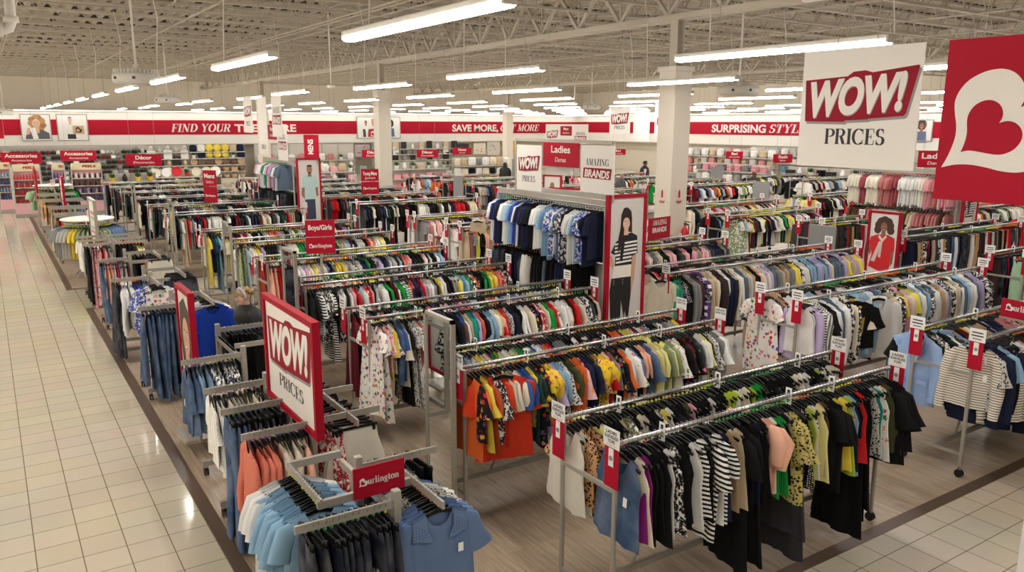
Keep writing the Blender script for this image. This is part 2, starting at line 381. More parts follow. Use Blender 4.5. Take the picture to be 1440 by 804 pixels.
def wood_floor():
    m, nt, b = new_mat('grey_oak_planks')
    tc = N(nt, 'ShaderNodeTexCoord'); mp = N(nt, 'ShaderNodeMapping')
    br = N(nt, 'ShaderNodeTexBrick'); br.offset = .37
    br.inputs['Scale'].default_value = 1; br.inputs['Brick Width'].default_value = 1.22; br.inputs['Row Height'].default_value = .152
    br.inputs['Mortar Size'].default_value = .0006
    br.inputs['Color1'].default_value = rgb(184, 165, 143); br.inputs['Color2'].default_value = rgb(166, 147, 126); br.inputs['Mortar'].default_value = rgb(122, 106, 90)
    rt = N(nt, 'ShaderNodeMapping'); rt.inputs['Rotation'].default_value = (0, 0, PI / 2); nt.links.new(tc.outputs['Object'], rt.inputs[0]); nt.links.new(rt.outputs[0], br.inputs['Vector'])
    mp.inputs['Scale'].default_value = (1.3, 17, 1); nt.links.new(rt.outputs[0], mp.inputs[0])
    nz = N(nt, 'ShaderNodeTexNoise'); nz.inputs['Scale'].default_value = 2.2; nz.inputs['Detail'].default_value = 6; nt.links.new(mp.outputs[0], nz.inputs['Vector'])
    rp = N(nt, 'ShaderNodeMapRange'); rp.inputs[1].default_value = .3; rp.inputs[2].default_value = .7; rp.inputs[3].default_value = .72; rp.inputs[4].default_value = 1.2
    nt.links.new(nz.outputs['Fac'], rp.inputs[0])
    mx = N(nt, 'ShaderNodeVectorMath', operation='SCALE'); nt.links.new(br.outputs['Color'], mx.inputs[0]); nt.links.new(rp.outputs[0], mx.inputs['Scale'])
    nt.links.new(mx.outputs[0], b.inputs['Base Color']); b.inputs['Roughness'].default_value = .33
    return m
TILE = tile_floor(); WOOD = wood_floor()
BORDER = mat('brown_border', rgb(98, 80, 66), .35, noise=.12, nscale=5)
def slab(name, x0, x1, y0, y1, z0, z1, m):
    return struct(MB().box(((x0 + x1) / 2, (y0 + y1) / 2, (z0 + z1) / 2), (x1 - x0, y1 - y0, z1 - z0)).build(name, m))
slab('floor', X0, X1, Y0, Y1, -.2, 0, TILE)
# planked sales areas (the slab's own origin is the world origin, so the planks run on from one to the next)
slab('floor_planks', 1.27, X1, 3.42, 16.4, 0, .004, WOOD)
slab('floor_planks', 1.12, X1, 18.45, 34.5, 0, .004, WOOD)
n = 1
for a in ((1.27, 1.385, 3.42, 16.4), (1.385, X1, 3.42, 3.535), (1.385, X1, 16.28, 16.4), (1.12, 1.24, 18.45, 34.5), (1.24, X1, 18.45, 18.57)):
    slab('trim_%d' % n, a[0], a[1], a[2], a[3], .003, .0055, BORDER); n += 1
WALL = mat('wall_cream', rgb(226, 217, 200), .8, noise=.02, nscale=.6)
BAND = mat('wall_white', rgb(246, 243, 236), .7, noise=.01)
slab('wall_back', X0, X1, Y1, Y1 + .2, 0, ZC + .3, WALL)
slab('wall_right', X1, X1 + .2, Y0, Y1, 0, ZC + .3, WALL)
slab('wall_left', X0 - .2, X0, Y0, Y1, 0, ZC + .3, WALL)
slab('wall_front', X0, X1, Y0 - .2, Y0, 0, ZC + .3, WALL)
# fascia above the wall merchandise: white panels with the red band
FY, FX = 50.9, 39.9
slab('trim_%d' % n, X0, FX, FY, FY + .12, 2.12, 3.98, BAND); n += 1
slab('trim_%d' % n, FX, FX + .12, Y0, FY, 2.12, 3.98, BAND); n += 1
slab('trim_%d' % n, X0, FX, FY - .03, FY, 2.72, 3.56, SIGNRED); n += 1
slab('trim_%d' % n, FX - .03, FX, Y0, FY, 2.78, 3.58, SIGNRED); n += 1
slab('trim_%d' % n, X0, FX, FY - .05, FY, 2.10, 2.16, STEEL); n += 1
slab('trim_%d' % n, FX - .05, FX, Y0, FY, 2.10, 2.16, STEEL); n += 1
slab('trim_%d' % n, X0, X1, Y1 - .14, Y1, 5.9, 6.2, WALL); n += 1
slab('trim_%d' % n, X1 - .14, X1, Y0, Y1, 5.9, 6.2, WALL); n += 1
# corrugated deck
CEIL = mat('ceiling_white', rgb(172, 164, 148), .75, noise=.05, nscale=1.2)
per = .32; prof = [(0, 0), (.13, 0), (.17, .085), (.28, .085)]
xs = []; x = X0
while x < X1:
    for a, b2 in prof: xs.append((x + a, ZC + b2))
    x += per
vs = [(a, y, b2) for y in (Y0, Y1) for a, b2 in xs]; k = len(xs)
struct(MB().add(vs, [(i, i + 1, k + i + 1, k + i) for i in range(k - 1)]).build('ceiling', CEIL))
slab('ceiling_roof', X0, X1, Y0, Y1, ZC + .25, ZC + .3, CEIL)
# bar joists along X carried by truss girders along Y
JO = mat('joist_white', rgb(182, 174, 158), .6, noise=.05)
jm = MB(); zt, zb = 6.40, 5.86
for z in (zt, zb):
    for dy in (-.032, .032):
        jm.box(((X0 + X1) / 2, dy, z), (X1 - X0, .05, .05))
x = X0 + .2; k = 0
while x < X1 - .6:
    a, b2 = (zb, zt) if k % 2 == 0 else (zt, zb)
    jm.bar((x, 0, a), (x + .45, 0, b2), .024, .024); x += .45; k += 1
jme = jm.mesh('ceiling_joist', JO)
FSHADE = mat('flute_shade', rgb(78, 68, 54), .8, noise=.1); fshade_meshes = []      # added dark plates, coloured as the shade in the deck flutes over the joists
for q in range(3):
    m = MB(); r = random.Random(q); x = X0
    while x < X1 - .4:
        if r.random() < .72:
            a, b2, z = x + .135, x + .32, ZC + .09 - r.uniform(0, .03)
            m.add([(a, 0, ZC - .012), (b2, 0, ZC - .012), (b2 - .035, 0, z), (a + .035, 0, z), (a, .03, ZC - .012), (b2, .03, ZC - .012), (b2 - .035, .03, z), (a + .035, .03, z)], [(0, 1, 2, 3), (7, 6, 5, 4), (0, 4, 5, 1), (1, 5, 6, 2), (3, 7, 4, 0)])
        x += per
    fshade_meshes.append(m.mesh('ceiling_flute_shade', FSHADE))
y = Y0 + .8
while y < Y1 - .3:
    struct(link('ceiling_joist', jme, None, (0, y, 0))); struct(link('ceiling_flute_shade', fshade_meshes[int(y * 7) % 3], None, (0, y - .06, 0))); y += 1.6
gm = MB()
for z, h in ((5.45, .11), (6.33, .11)):
    for dx in (-.07, .07): gm.box((dx, (Y0 + Y1) / 2, z), (.10, Y1 - Y0, h))
y = Y0 + .3; k = 0
while y < Y1 - 1:
    a, b2 = (5.48, 6.3) if k % 2 == 0 else (6.3, 5.48)
    gm.bar((0, y, a), (0, y + .72, b2), .075, .06, 0, (1, 0, 0))
    if k % 2: gm.bar((0, y + .72, 5.48), (0, y + .72, 6.3), .035, .035)
    y += .72; k += 1
gme = gm.mesh('ceiling_girder', JO)
for gx in (-2.8, 11.6, 26.0): struct(link('ceiling_girder', gme, None, (gx, 0, 0)))
# bridging rods and conduits under the joists
for gx in (.9, 4.4, 8.0, 15.2, 18.8, 22.4, 29.6, 33.2):
    b3 = MB()
    for dz in (5.84, 6.38): b3.box((0, (Y0 + Y1) / 2, dz), (.03, Y1 - Y0, .03))
    struct(b3.build('ceiling_bridging', JO, None, False, (gx, 0, 0)))
for gx, z in ((6.9, 5.7), (7.15, 5.72), (13.3, 5.66)):
    struct(MB().tube([(gx, Y0, z), (gx, Y1, z)], .022, 6).build('ceiling_conduit', JO))
# building columns: boxed below, bare steel above
COLM = mat('column_paint', rgb(214, 205, 190), .6, noise=.02)
for cx, cy in ((11.6, 11.75), (11.6, 25.8), (11.6, 39.9), (26, 11.75), (26, 25.8), (26, 40.0)):
    c = MB(); c.box((0, 0, 2.22), (.46, .46, 4.44), bev=.012); c.box((0, 0, 4.47), (.52, .52, .1), bev=.01); c.box((0, 0, .07), (.49, .49, .14))
    o = struct(c.build('wall_column', COLM, None, False, (cx, cy, 0)))
    s = MB()
    for a in (-.09, .09): s.box((a, 0, 4.97), (.018, .2, .98))
    s.box((0, 0, 4.97), (.18, .02, .98)); s.build('steel_post', JO, o)
    g = MB()
    for sx in (-1, 1):
        for sy in (-1, 1):
            g.box((sx * .236, sy * .19, .62), (.006, .09, 1.2)); g.box((sx * .19, sy * .236, .62), (.09, .006, 1.2))
    g.build('corner_guard', mat('guard_plastic', rgb(196, 192, 184), .25), o)
# ------------------------------------------------------------------ strip lights
GLOW = mat('lit_diffuser', (1, .955, .89, 1), .5, emit=LAMP)
WASH = mat('lit_wall_strip', (1, .96, .91, 1), .5, emit=LAMP * .16)
HOUS = mat('light_housing', rgb(226, 222, 214), .5, noise=.02)
hm = MB(); hm.box((0, 0, .045), (.105, 2.5, .05), bev=.008)
for sy in (-1, 1): hm.box((0, sy * 1.262, .03), (.11, .03, .07), bev=.006)
housing = hm.mesh('housing', HOUS)
dm = MB()
pr = [(-.054, .02), (-.058, .0), (-.04, -.018), (.04, -.018), (.058, .0), (.054, .02)]
dm.add([(a, yy, b2) for yy in (-1.25, 1.25) for a, b2 in pr], [(i, i + 1, 7 + i, 6 + i)[::-1] for i in range(5)] + [tuple(range(6)), tuple(range(6, 12))[::-1]])
diffuser = dm.mesh('diffuser', GLOW)
cb = MB().tube([(0, -.85, .07), (0, -.85, 1.75)], .006, 5); cable = cb.mesh('cable', STEEL)
cc = MB().tube([(0, .8, .07), (.03, .84, .5), (.1, .95, 1.1), (.02, 1.0, 1.75)], .008, 5); cord = cc.mesh('cord', HOUS, True)
proto = None
XR = [-4.7, -1.0, 2.7, 6.25, 10.0, 13.8, 17.5, 21.2, 25.0, 28.7, 32.4, 36.1]
YR = [.8, 5.4, 10.05, 14.7, 19.2, 23.8, 28.3, 32.9, 37.5, 42.0, 46.5]
ROWN = ['outer row over the aisle', 'row over the tiled aisle', 'row just right of the aisle'] + ['%s row right of the aisle' % ordn(i) for i in range(1, 10)]
for i, xx in enumerate(XR):
    for j, yy in enumerate(YR):
        if j == 0 and i > 3: continue
        if proto is None:
            proto = thing('ceiling_light', '', 'light')
            link('housing', housing, proto); link('diffuser', diffuser, proto); link('cable', cable, proto); link('cord', cord, proto)
            o = proto
        else: o = copy_tree(proto)
        o.location = (xx + (.35 if i == 3 and j % 2 else 0), yy, 4.1)
        o['label'] = 'white hanging strip light, %s in the %s' % (ordn(j), ROWN[i])
        o['group'] = 'hanging strip lights'
# long wall-washing strips on the fascia
for nm, a, b2, lab in (('wall_light', (X0, FY - .5, 4.08), (FX - .6, FY - .5, 4.08), 'long white strip light washing the back wall above the red band'),
                  ('wall_light', (FX - .5, Y0, 4.1), (FX - .5, FY - .6, 4.1), 'long white strip light washing the right wall above the red band')):
    t = thing(nm, lab, 'light')
    MB().bar(a, b2, .12, .05).build('housing', HOUS, t)
    MB().bar((a[0], a[1], a[2] - .04), (b2[0], b2[1], b2[2] - .04), .1, .035).build('diffuser', WASH, t)
    h = MB(); L = (Vector(b2) - Vector(a)); m2 = int(L.length / 3)
    for q in range(m2 + 1):
        p = Vector(a) + L * (q / m2); h.bar(p, p + Vector((.42 if L.x < 1 else 0, .42 if L.x > 1 else 0, -.12)), .02, .02)
    h.build('bracket', HOUS, t)
# round white ceiling units on poles
um = MB(); um.lathe([(.30, -.16), (.40, -.14), (.43, -.09), (.43, .0), (.41, .045)], 28)
umesh = um.mesh('body', mat('unit_white', rgb(226, 224, 218), .4, noise=.02), True)
uf = MB()
for k in range(36):
    a = 2 * PI * k / 36; uf.box((.375 * math.cos(a), .375 * math.sin(a), .085), (.06, .02, .08), rz=a)
uf.lathe([(.36, .045), (.34, .13), (.06, .15), (.05, .22)], 24); ufin = uf.mesh('louvre_ring', HOUS)
uc = MB().lathe([(.30, .05), (.30, .12)], 24); ucore = uc.mesh('dark_core', DKGREY)
up = MB().tube([(0, 0, .2), (0, 0, 2.0)], .024, 8); upole = up.mesh('pole', HOUS)
ul = MB().box((-.26, -.345, -.045), (.05, .02, .05)).box((.1, -.425, -.045), (.05, .02, .05)); ulens = ul.mesh('sensor', DKGREY)
for (ux, uy, uz), lab in zip(((2.59, 17.0, 4.27), (5.6, 30.6, 4.23), (14.2, 12.4, 4.19), (24.7, 30.6, 4.26), (29.7, 38.4, 4.22), (34.2, 29.9, 4.17), (.95, 44, 3.88)),
        ('round white louvred unit on a pole nearest above the aisle racks', 'small round white unit on a pole beyond the nearest one over the aisle',
         'round white louvred unit hung right of the boxed column', 'round grey-white unit hung left of the boxed column', 'small round unit hung close to the far corner',
         'small round unit hung above the red surprising style band', 'grey round unit cut by the left edge above the back wall')):
    t = thing('ceiling_unit', lab, 'ceiling unit', (ux, uy, uz), -.5)
    link('body', umesh, t); link('louvre_ring', ufin, t); link('dark_core', ucore, t); link('pole', upole, t); link('sensor', ulens, t)
t = thing('sensor_dome', 'small white dome on a thin pole in front of the ceiling', 'ceiling sensor', (7.79, 20.5, 4.36))
MB().lathe([(.03, .05), (.13, .02), (.14, -.02), (.08, -.06), (0.001, -.07)], 16).build('dome', HOUS, t, True); MB().tube([(0, 0, .03), (0, 0, 2.0)], .016, 6).build('pole', HOUS, t)
# heavy white pipe at the top left
t = thing('roof_drain_pipe', 'thick white drain pipe with an elbow at the upper left', 'pipe', (.55, 14.5, -.55))
MB().tube([(0, 0, 6.95), (0, 0, 5.42), (-.04, 0, 5.33), (-.12, 0, 5.3), (-1.5, -.3, 5.26)], .075, 12).build('pipe', HOUS, t, True)
MB().tube([(0, 0, 5.5), (0, 0, 5.42)], .105, 12).tube([(-.12, 0, 5.3), (-.2, 0, 5.3)], .105, 12).build('coupling', HOUS, t, True)
# ------------------------------------------------------------------ lettering on the bands
def band_words(name, label, items, loc, rz):
    t = thing(name, label, 'wall lettering', loc, rz)
    for word, txt, x, z, w, h in items:
        m = MB(); put_text(m, txt, x, z, w, h, 0, 0, False); m.build('lettering', WHITE, t)['label'] = 'white letters reading ' + word
yb = FY - .036
band_words('wall_lettering', 'white words FIND YOUR TREASURE on the red wall band', (
    ('FIND YOUR', serif('FIND YOUR', .2, .06, .22), 9.35, 2.88, 3.4, .46), ('TREASURE', sans('TREASURE', .035), 13.03, 2.88, 3.85, .46)), (0, yb, 0), 0)
band_words('wall_lettering', 'white words SAVE MORE, GET MORE on the red wall band', (
    ('SAVE MORE,', sans('SAVE MORE,', .035), 28.3, 2.88, 3.9, .48), ('GET MORE', serif('GET MORE', .2, .06, .22), 32.35, 2.88, 3.52, .48)), (0, yb, 0), 0)
band_words('wall_lettering', 'white words SURPRISING STYLES on the red right wall band', (
    ('SURPRISING', sans('SURPRISING', .035), -36.9, 2.94, 4.35, .48), ('STYLES', serif('STYLES', .2, .06, .22), -32.35, 2.94, 3.1, .48)), (FX - .036, 0, 0), -PI / 2)
# ------------------------------------------------------------------ garments
def c_ring(rows):
    rows = np.asarray(rows); nv, nu = rows.shape[:2]
    v = rows.reshape(-1, 3); i, k = np.meshgrid(np.arange(nv - 1), np.arange(nu), indexing='ij'); k2 = (k + 1) % nu
    f = np.stack([i * nu + k, i * nu + k2, (i + 1) * nu + k2, (i + 1) * nu + k], -1).reshape(-1, 4)
    return v, f
def c_join(parts):
    vs = []; fs = []; o = 0
    for v, f in parts: vs.append(v); fs.append(f + o); o += len(v)
    return np.concatenate(vs), np.concatenate(fs)
def c_tube(cs, rx, ry, n=8, p=0.0):
    cs = np.asarray(cs, float); rows = []
    for i in range(len(cs)):
        t = cs[min(i + 1, len(cs) - 1)] - cs[max(i - 1, 0)]; t = t / np.linalg.norm(t)
        nrm = np.array([t[2], 0, -t[0]]); a = 2 * PI * np.arange(n) / n + p
        rows.append(cs[i] + np.outer(np.cos(a) * rx[i], nrm) + np.outer(np.sin(a) * ry[i], [0, 1, 0]))
    return c_ring(rows)
def g_top(seed, L=.66, wsh=.2, wch=.235, whem=.245, nw=.085, ndf=.1, ndb=.025, slope=.36, sleeve='short', sl=.2, A=.013, thick=.021, zn=-.086, k=3.2, nu=44, nv=12, collar=False, wid=.075, hemd=0.0):
    r = np.random.RandomState(seed); a = 2 * PI * (np.arange(nu) + .5) / nu
    cx, sy = np.cos(a), -np.sin(a); x0 = wsh * cx; ax = np.abs(x0); front = sy < 0
    dip = np.sqrt(np.clip(1 - (ax / nw) ** 2, 0, 1))
    zt = np.where(ax > nw, zn - slope * (ax - nw), zn - np.where(front, ndf, ndb) * dip)
    p = r.uniform(0, 6.28, 6); tw = r.uniform(-.02, .02); rows = []
    for j in range(nv):
        v = (j / (nv - 1)) ** 1.25
        if sleeve is None: w = np.interp(v, [0, .1, .26, .5, 1], [wsh, wsh * .92, wch, wch * .97, whem])
        else: w = np.interp(v, [0, .22, .55, 1], [wsh, wch, (wch + whem) / 2 * .98, whem])
        d = np.interp(v, [0, .05, .2, 1], [.012, .017, thick, thick])
        x = w * cx * (1 + .03 * v * math.sin(p[4])) + .02 * v * math.sin(p[5])
        u = cx
        y = d * sy + (.0045 * v ** .6 * np.sin(15 * u + p[3] + 1.5 * v) * (1 - u * u) if nu > 20 else 0) + .62 * A * v ** .7 * (np.sin(k * u * 1.6 + p[0]) + .7 * np.sin(2.3 * k * u + p[1] + 2 * v) + .5 * np.sin(4.1 * k * u + p[2] - v)) + tw * v * u
        z = zt * (1 - v) + (zn - L - hemd * (1 - u * u) + .008 * np.sin(3 * u + p[3])) * v
        rows.append(np.stack([x, y, z], -1))
    P = [c_ring(rows)]
    if sleeve:
        zs = zn - slope * (wsh - nw)
        for s in (-1, 1):
            q = r.uniform(-.02, .02, 3)
            if sleeve == 'short':
                cs = [(s * (wsh - .05), 0, zs - .035), (s * (wsh + .015), q[0] * .3, zs - .075), (s * (wsh + .055), q[0], zs - .075 - sl * .5), (s * (wsh + .075 + q[2]), q[1], zs - .06 - sl)]
                P.append(c_tube(cs, [wid * .55, wid, wid * .95, wid * 1.02], [.012, .026, .027, .03]))
            elif sleeve == 'puff':
                cs = [(s * (wsh - .05), 0, zs - .03), (s * (wsh + .02), 0, zs - .05), (s * (wsh + .06), q[0], zs - .1), (s * (wsh + .06), q[1], zs - .04 - sl)]
                P.append(c_tube(cs, [wid * .5, wid, wid * 1.25, wid * .8], [.014, .04, .055, .03]))
            elif sleeve == 'flare':
                cs = [(s * (wsh - .05), 0, zs - .035), (s * (wsh + .015), 0, zs - .075), (s * (wsh + .05), q[0], zs - .075 - sl * .5), (s * (wsh + .08), q[1], zs - .06 - sl)]
                P.append(c_tube(cs, [wid * .55, wid * .9, wid * 1.0, wid * 1.5], [.012, .026, .03, .045], 10))
            else:
                cs = [(s * (wsh - .05), 0, zs - .035), (s * (wsh + .01), 0, zs - .08), (s * (wsh + .035), q[0], zs - .2), (s * (wsh + .05), q[1] - .01, zs - .36), (s * (wsh + .045 + q[2]), q[1] - .02, zs - .46), (s * (wsh + .04 + q[2]), q[0] - .03, zs - .06 - sl)]
                P.append(c_tube(cs, [wid * .55, wid, wid * .95, wid * .85, wid * .78, wid * .66], [.014, .03, .034, .032, .03, .028]))
    if collar:
        b = 2 * PI * np.arange(14) / 14; rr = []
        for dz, g in ((-.012, 1.0), (.03, .92), (.022, 1.12), (-.02, 1.26)):
            fr = np.clip(-np.sin(b) * 1.15, 0, 1); gg = 1 + (g - 1) * (1 - fr)
            rr.append(np.stack([nw * gg * np.cos(b), -.004 + .026 * gg * np.sin(b), zn + dz * (1 - fr) - ndf * .92 * fr - .008 * np.cos(b) ** 2], -1))
        P.append(c_ring(rr))
    return c_join(P)
def g_pants(seed, L=1.02, wst=.19, hip=.215, hem=.11, thick=.03, A=.008, zn=-.1, n=12, nv=9):
    r = np.random.RandomState(seed); P = []
    for s in (-1, 1):
        p = r.uniform(0, 6.28, 3); rows = []; a = 2 * PI * np.arange(n) / n
        for j in range(nv):
            v = j / (nv - 1)
            out = np.interp(v, [0, .2, .32, .65, 1], [wst, hip, hip * .98, hip * .86, hip * .55 + hem])
            inn = np.interp(v, [0, .28, .36, .65, 1], [-.012, -.012, .004, .02, hip * .55 - hem])
            c, w = (out + inn) / 2, (out - inn) / 2
            d = np.interp(v, [0, .15, 1], [.013, thick, thick * .8])
            cs = np.cos(a); sn = np.sin(a)
            x = s * (c + w * cs); y = d * sn + A * v * (np.sin(3 * cs + p[0] + 3 * v) + .6 * np.sin(5 * cs + p[1])) + (.014 if s > 0 else -.01) * v
            rows.append(np.stack([x, y, np.full(n, zn - L * v) + .006 * np.sin(2 * cs + p[2]) * v], -1))
        P.append(c_ring(rows))
    return c_join(P)
def g_skirt(seed, L=.62, wst=.17, hem=.28, thick=.03, A=.025, zn=-.1, k=5, nu=32, nv=9):
    r = np.random.RandomState(seed); p = r.uniform(0, 6.28, 4); a = 2 * PI * (np.arange(nu) + .5) / nu; c, s = np.cos(a), np.sin(a); rows = []
    for j in range(nv):
        v = j / (nv - 1); w = np.interp(v, [0, .08, .4, 1], [wst, wst, (wst + hem) / 2, hem]); d = np.interp(v, [0, .1, 1], [.012, .02, thick])
        y = d * s + A * v * (np.sin(k * c + p[0]) + .5 * np.sin(2 * k * c + p[1] + v))
        rows.append(np.stack([w * c, y, np.full(nu, zn - L * v) + .012 * np.sin(4 * c + p[2]) * v], -1))
    return c_ring(rows)
KIND = {  # maker, arguments, hanger, words, category, everyday label word
 't_shirt': (g_top, dict(), 't-shirt', 't-shirt'),
 'blouse': (g_top, dict(L=.64, sleeve='flare', sl=.24, A=.018, ndf=.11, whem=.27), 'blouse', 'blouse'),
 'puff_blouse': (g_top, dict(L=.58, sleeve='puff', sl=.24, A=.016, ndf=.12, whem=.24), 'puff-sleeved blouse', 'blouse'),
 'tank_top': (g_top, dict(L=.66, sleeve=None, wsh=.175, wch=.215, whem=.25, nw=.09, ndf=.14, ndb=.07, A=.016), 'sleeveless top', 'top'),
 'long_sleeve_top': (g_top, dict(L=.66, sleeve='long', sl=.56, wid=.07), 'long-sleeved top', 'top'),
 'shirt': (g_top, dict(L=.72, sleeve='long', sl=.58, wid=.075, collar=True, ndf=.09), 'collared shirt', 'shirt'),
 'sweater': (g_top, dict(L=.62, sleeve='long', sl=.54, wid=.08, thick=.03, A=.01, ndf=.08), 'knitted sweater', 'sweater'),
 'jacket': (g_top, dict(L=.74, sleeve='long', sl=.58, wid=.082, thick=.034, A=.007, collar=True, ndf=.16, nw=.09, whem=.25), 'jacket', 'jacket'),
 'dress': (g_top, dict(L=1.02, sleeve='short', sl=.16, whem=.29, wch=.22, A=.024, nv=14, k=4), 'dress', 'dress'),
 'maxi_dress': (g_top, dict(L=1.2, sleeve=None, wsh=.17, wch=.2, whem=.25, A=.02, nv=14, ndf=.14, k=4), 'maxi dress', 'dress'),
 'trousers': (g_pants, dict(), 'trousers', 'trousers'),
 'jeans': (g_pants, dict(A=.006, thick=.034, hem=.1), 'jeans', 'jeans'),
 'wide_jeans': (g_pants, dict(A=.014, thick=.034, hem=.165, L=1.0), 'wide-legged jeans', 'jeans'),
 'shorts': (g_pants, dict(L=.42, hem=.13, nv=6), 'shorts', 'shorts'),
 'skirt': (g_skirt, dict(), 'skirt', 'skirt'),
 'long_skirt': (g_skirt, dict(L=.88, hem=.25, k=6), 'long skirt', 'skirt'),
}
CLIP = {'trousers', 'jeans', 'wide_jeans', 'shorts', 'skirt', 'long_skirt'}
_GM = {}
def garment_mesh(kind, var):
    if (kind, var) in _GM: return _GM[(kind, var)]
    fn, kw, lab, cat = KIND[kind]
    kw = dict(kw); rr = random.Random(var * 77 + len(kind))
    if 'L' in kw: kw['L'] *= rr.uniform(.86, 1.1)
    elif fn is g_top: kw['L'] = .66 * rr.uniform(.86, 1.1)
    v, f = fn(var * 13 + len(kind) * 7 + 1, **kw)
    me = bpy.data.meshes.new(kind); me.from_pydata(v.tolist(), [], f.tolist())
    me.polygons.foreach_set('use_smooth', [True] * len(me.polygons)); me.materials.append(FAB['plain']); me.update()
    _GM[(kind, var)] = me; return me
# hangers
def hook(m, mi):
    m.tube([(0, 0, -.07), (0, 0, -.028)] + [(.019 * math.sin(a), 0, -.009 + .019 * -math.cos(a)) for a in [PI * .1 * q for q in range(1, 14)]], .0022, 5, mi)
def hanger_mesh():
    m = MB(); n = 8; rows = []
    for i in range(-n, n + 1):
        t = i / n; x = .19 * t; z = -.078 - .06 * abs(t) ** 1.3; h = .03 - .012 * abs(t); d = .006 + .002 * abs(t)
        rows.append([(x, -d, z), (x, d, z), (x, d * .8, z - h), (x, -d * .8, z - h)])
    vs = [p for q in rows for p in q]; fs = []
    for i in range(2 * n):
        for k in range(4): fs.append((i * 4 + k, i * 4 + (k + 1) % 4, (i + 1) * 4 + (k + 1) % 4, (i + 1) * 4 + k))
    fs += [(0, 3, 2, 1), tuple(len(vs) - 4 + k for k in range(4))]
    m.add(vs, fs, 0); hook(m, 1); m.box((0, 0, -.058), (.016, .013, .016), 2, bev=.003)
    return m.mesh('hanger', [BLACKPL, HOOKM, OBJCOL])
def clip_mesh():
    m = MB(); m.box((0, 0, -.082), (.35, .012, .022), 0, bev=.003)
    for s in (-1, 1): m.box((s * .145, 0, -.098), (.024, .03, .06), 0, bev=.004)
    hook(m, 1); m.box((0, 0, -.06), (.016, .013, .016), 2, bev=.003)
    return m.mesh('hanger', [BLACKPL, HOOKM, OBJCOL])
HANGER = hanger_mesh(); CLIPH = clip_mesh()
tg = MB().box((.13, -.05, -.36), (.035, .002, .06)); TAGM = tg.mesh('price_tag', CARD)
tg = MB().box((.1, -.045, -.2), (.045, .002, .065)); TAGM2 = tg.mesh('price_tag', CARD)
MARK = [rgb(226, 220, 60), rgb(240, 120, 40), rgb(60, 170, 80), rgb(230, 150, 170), rgb(60, 90, 190), rgb(235, 235, 230), rgb(20, 20, 22)]
MK = dict(y=0, o=1, g=2, p=3, b=4, w=5, k=6)
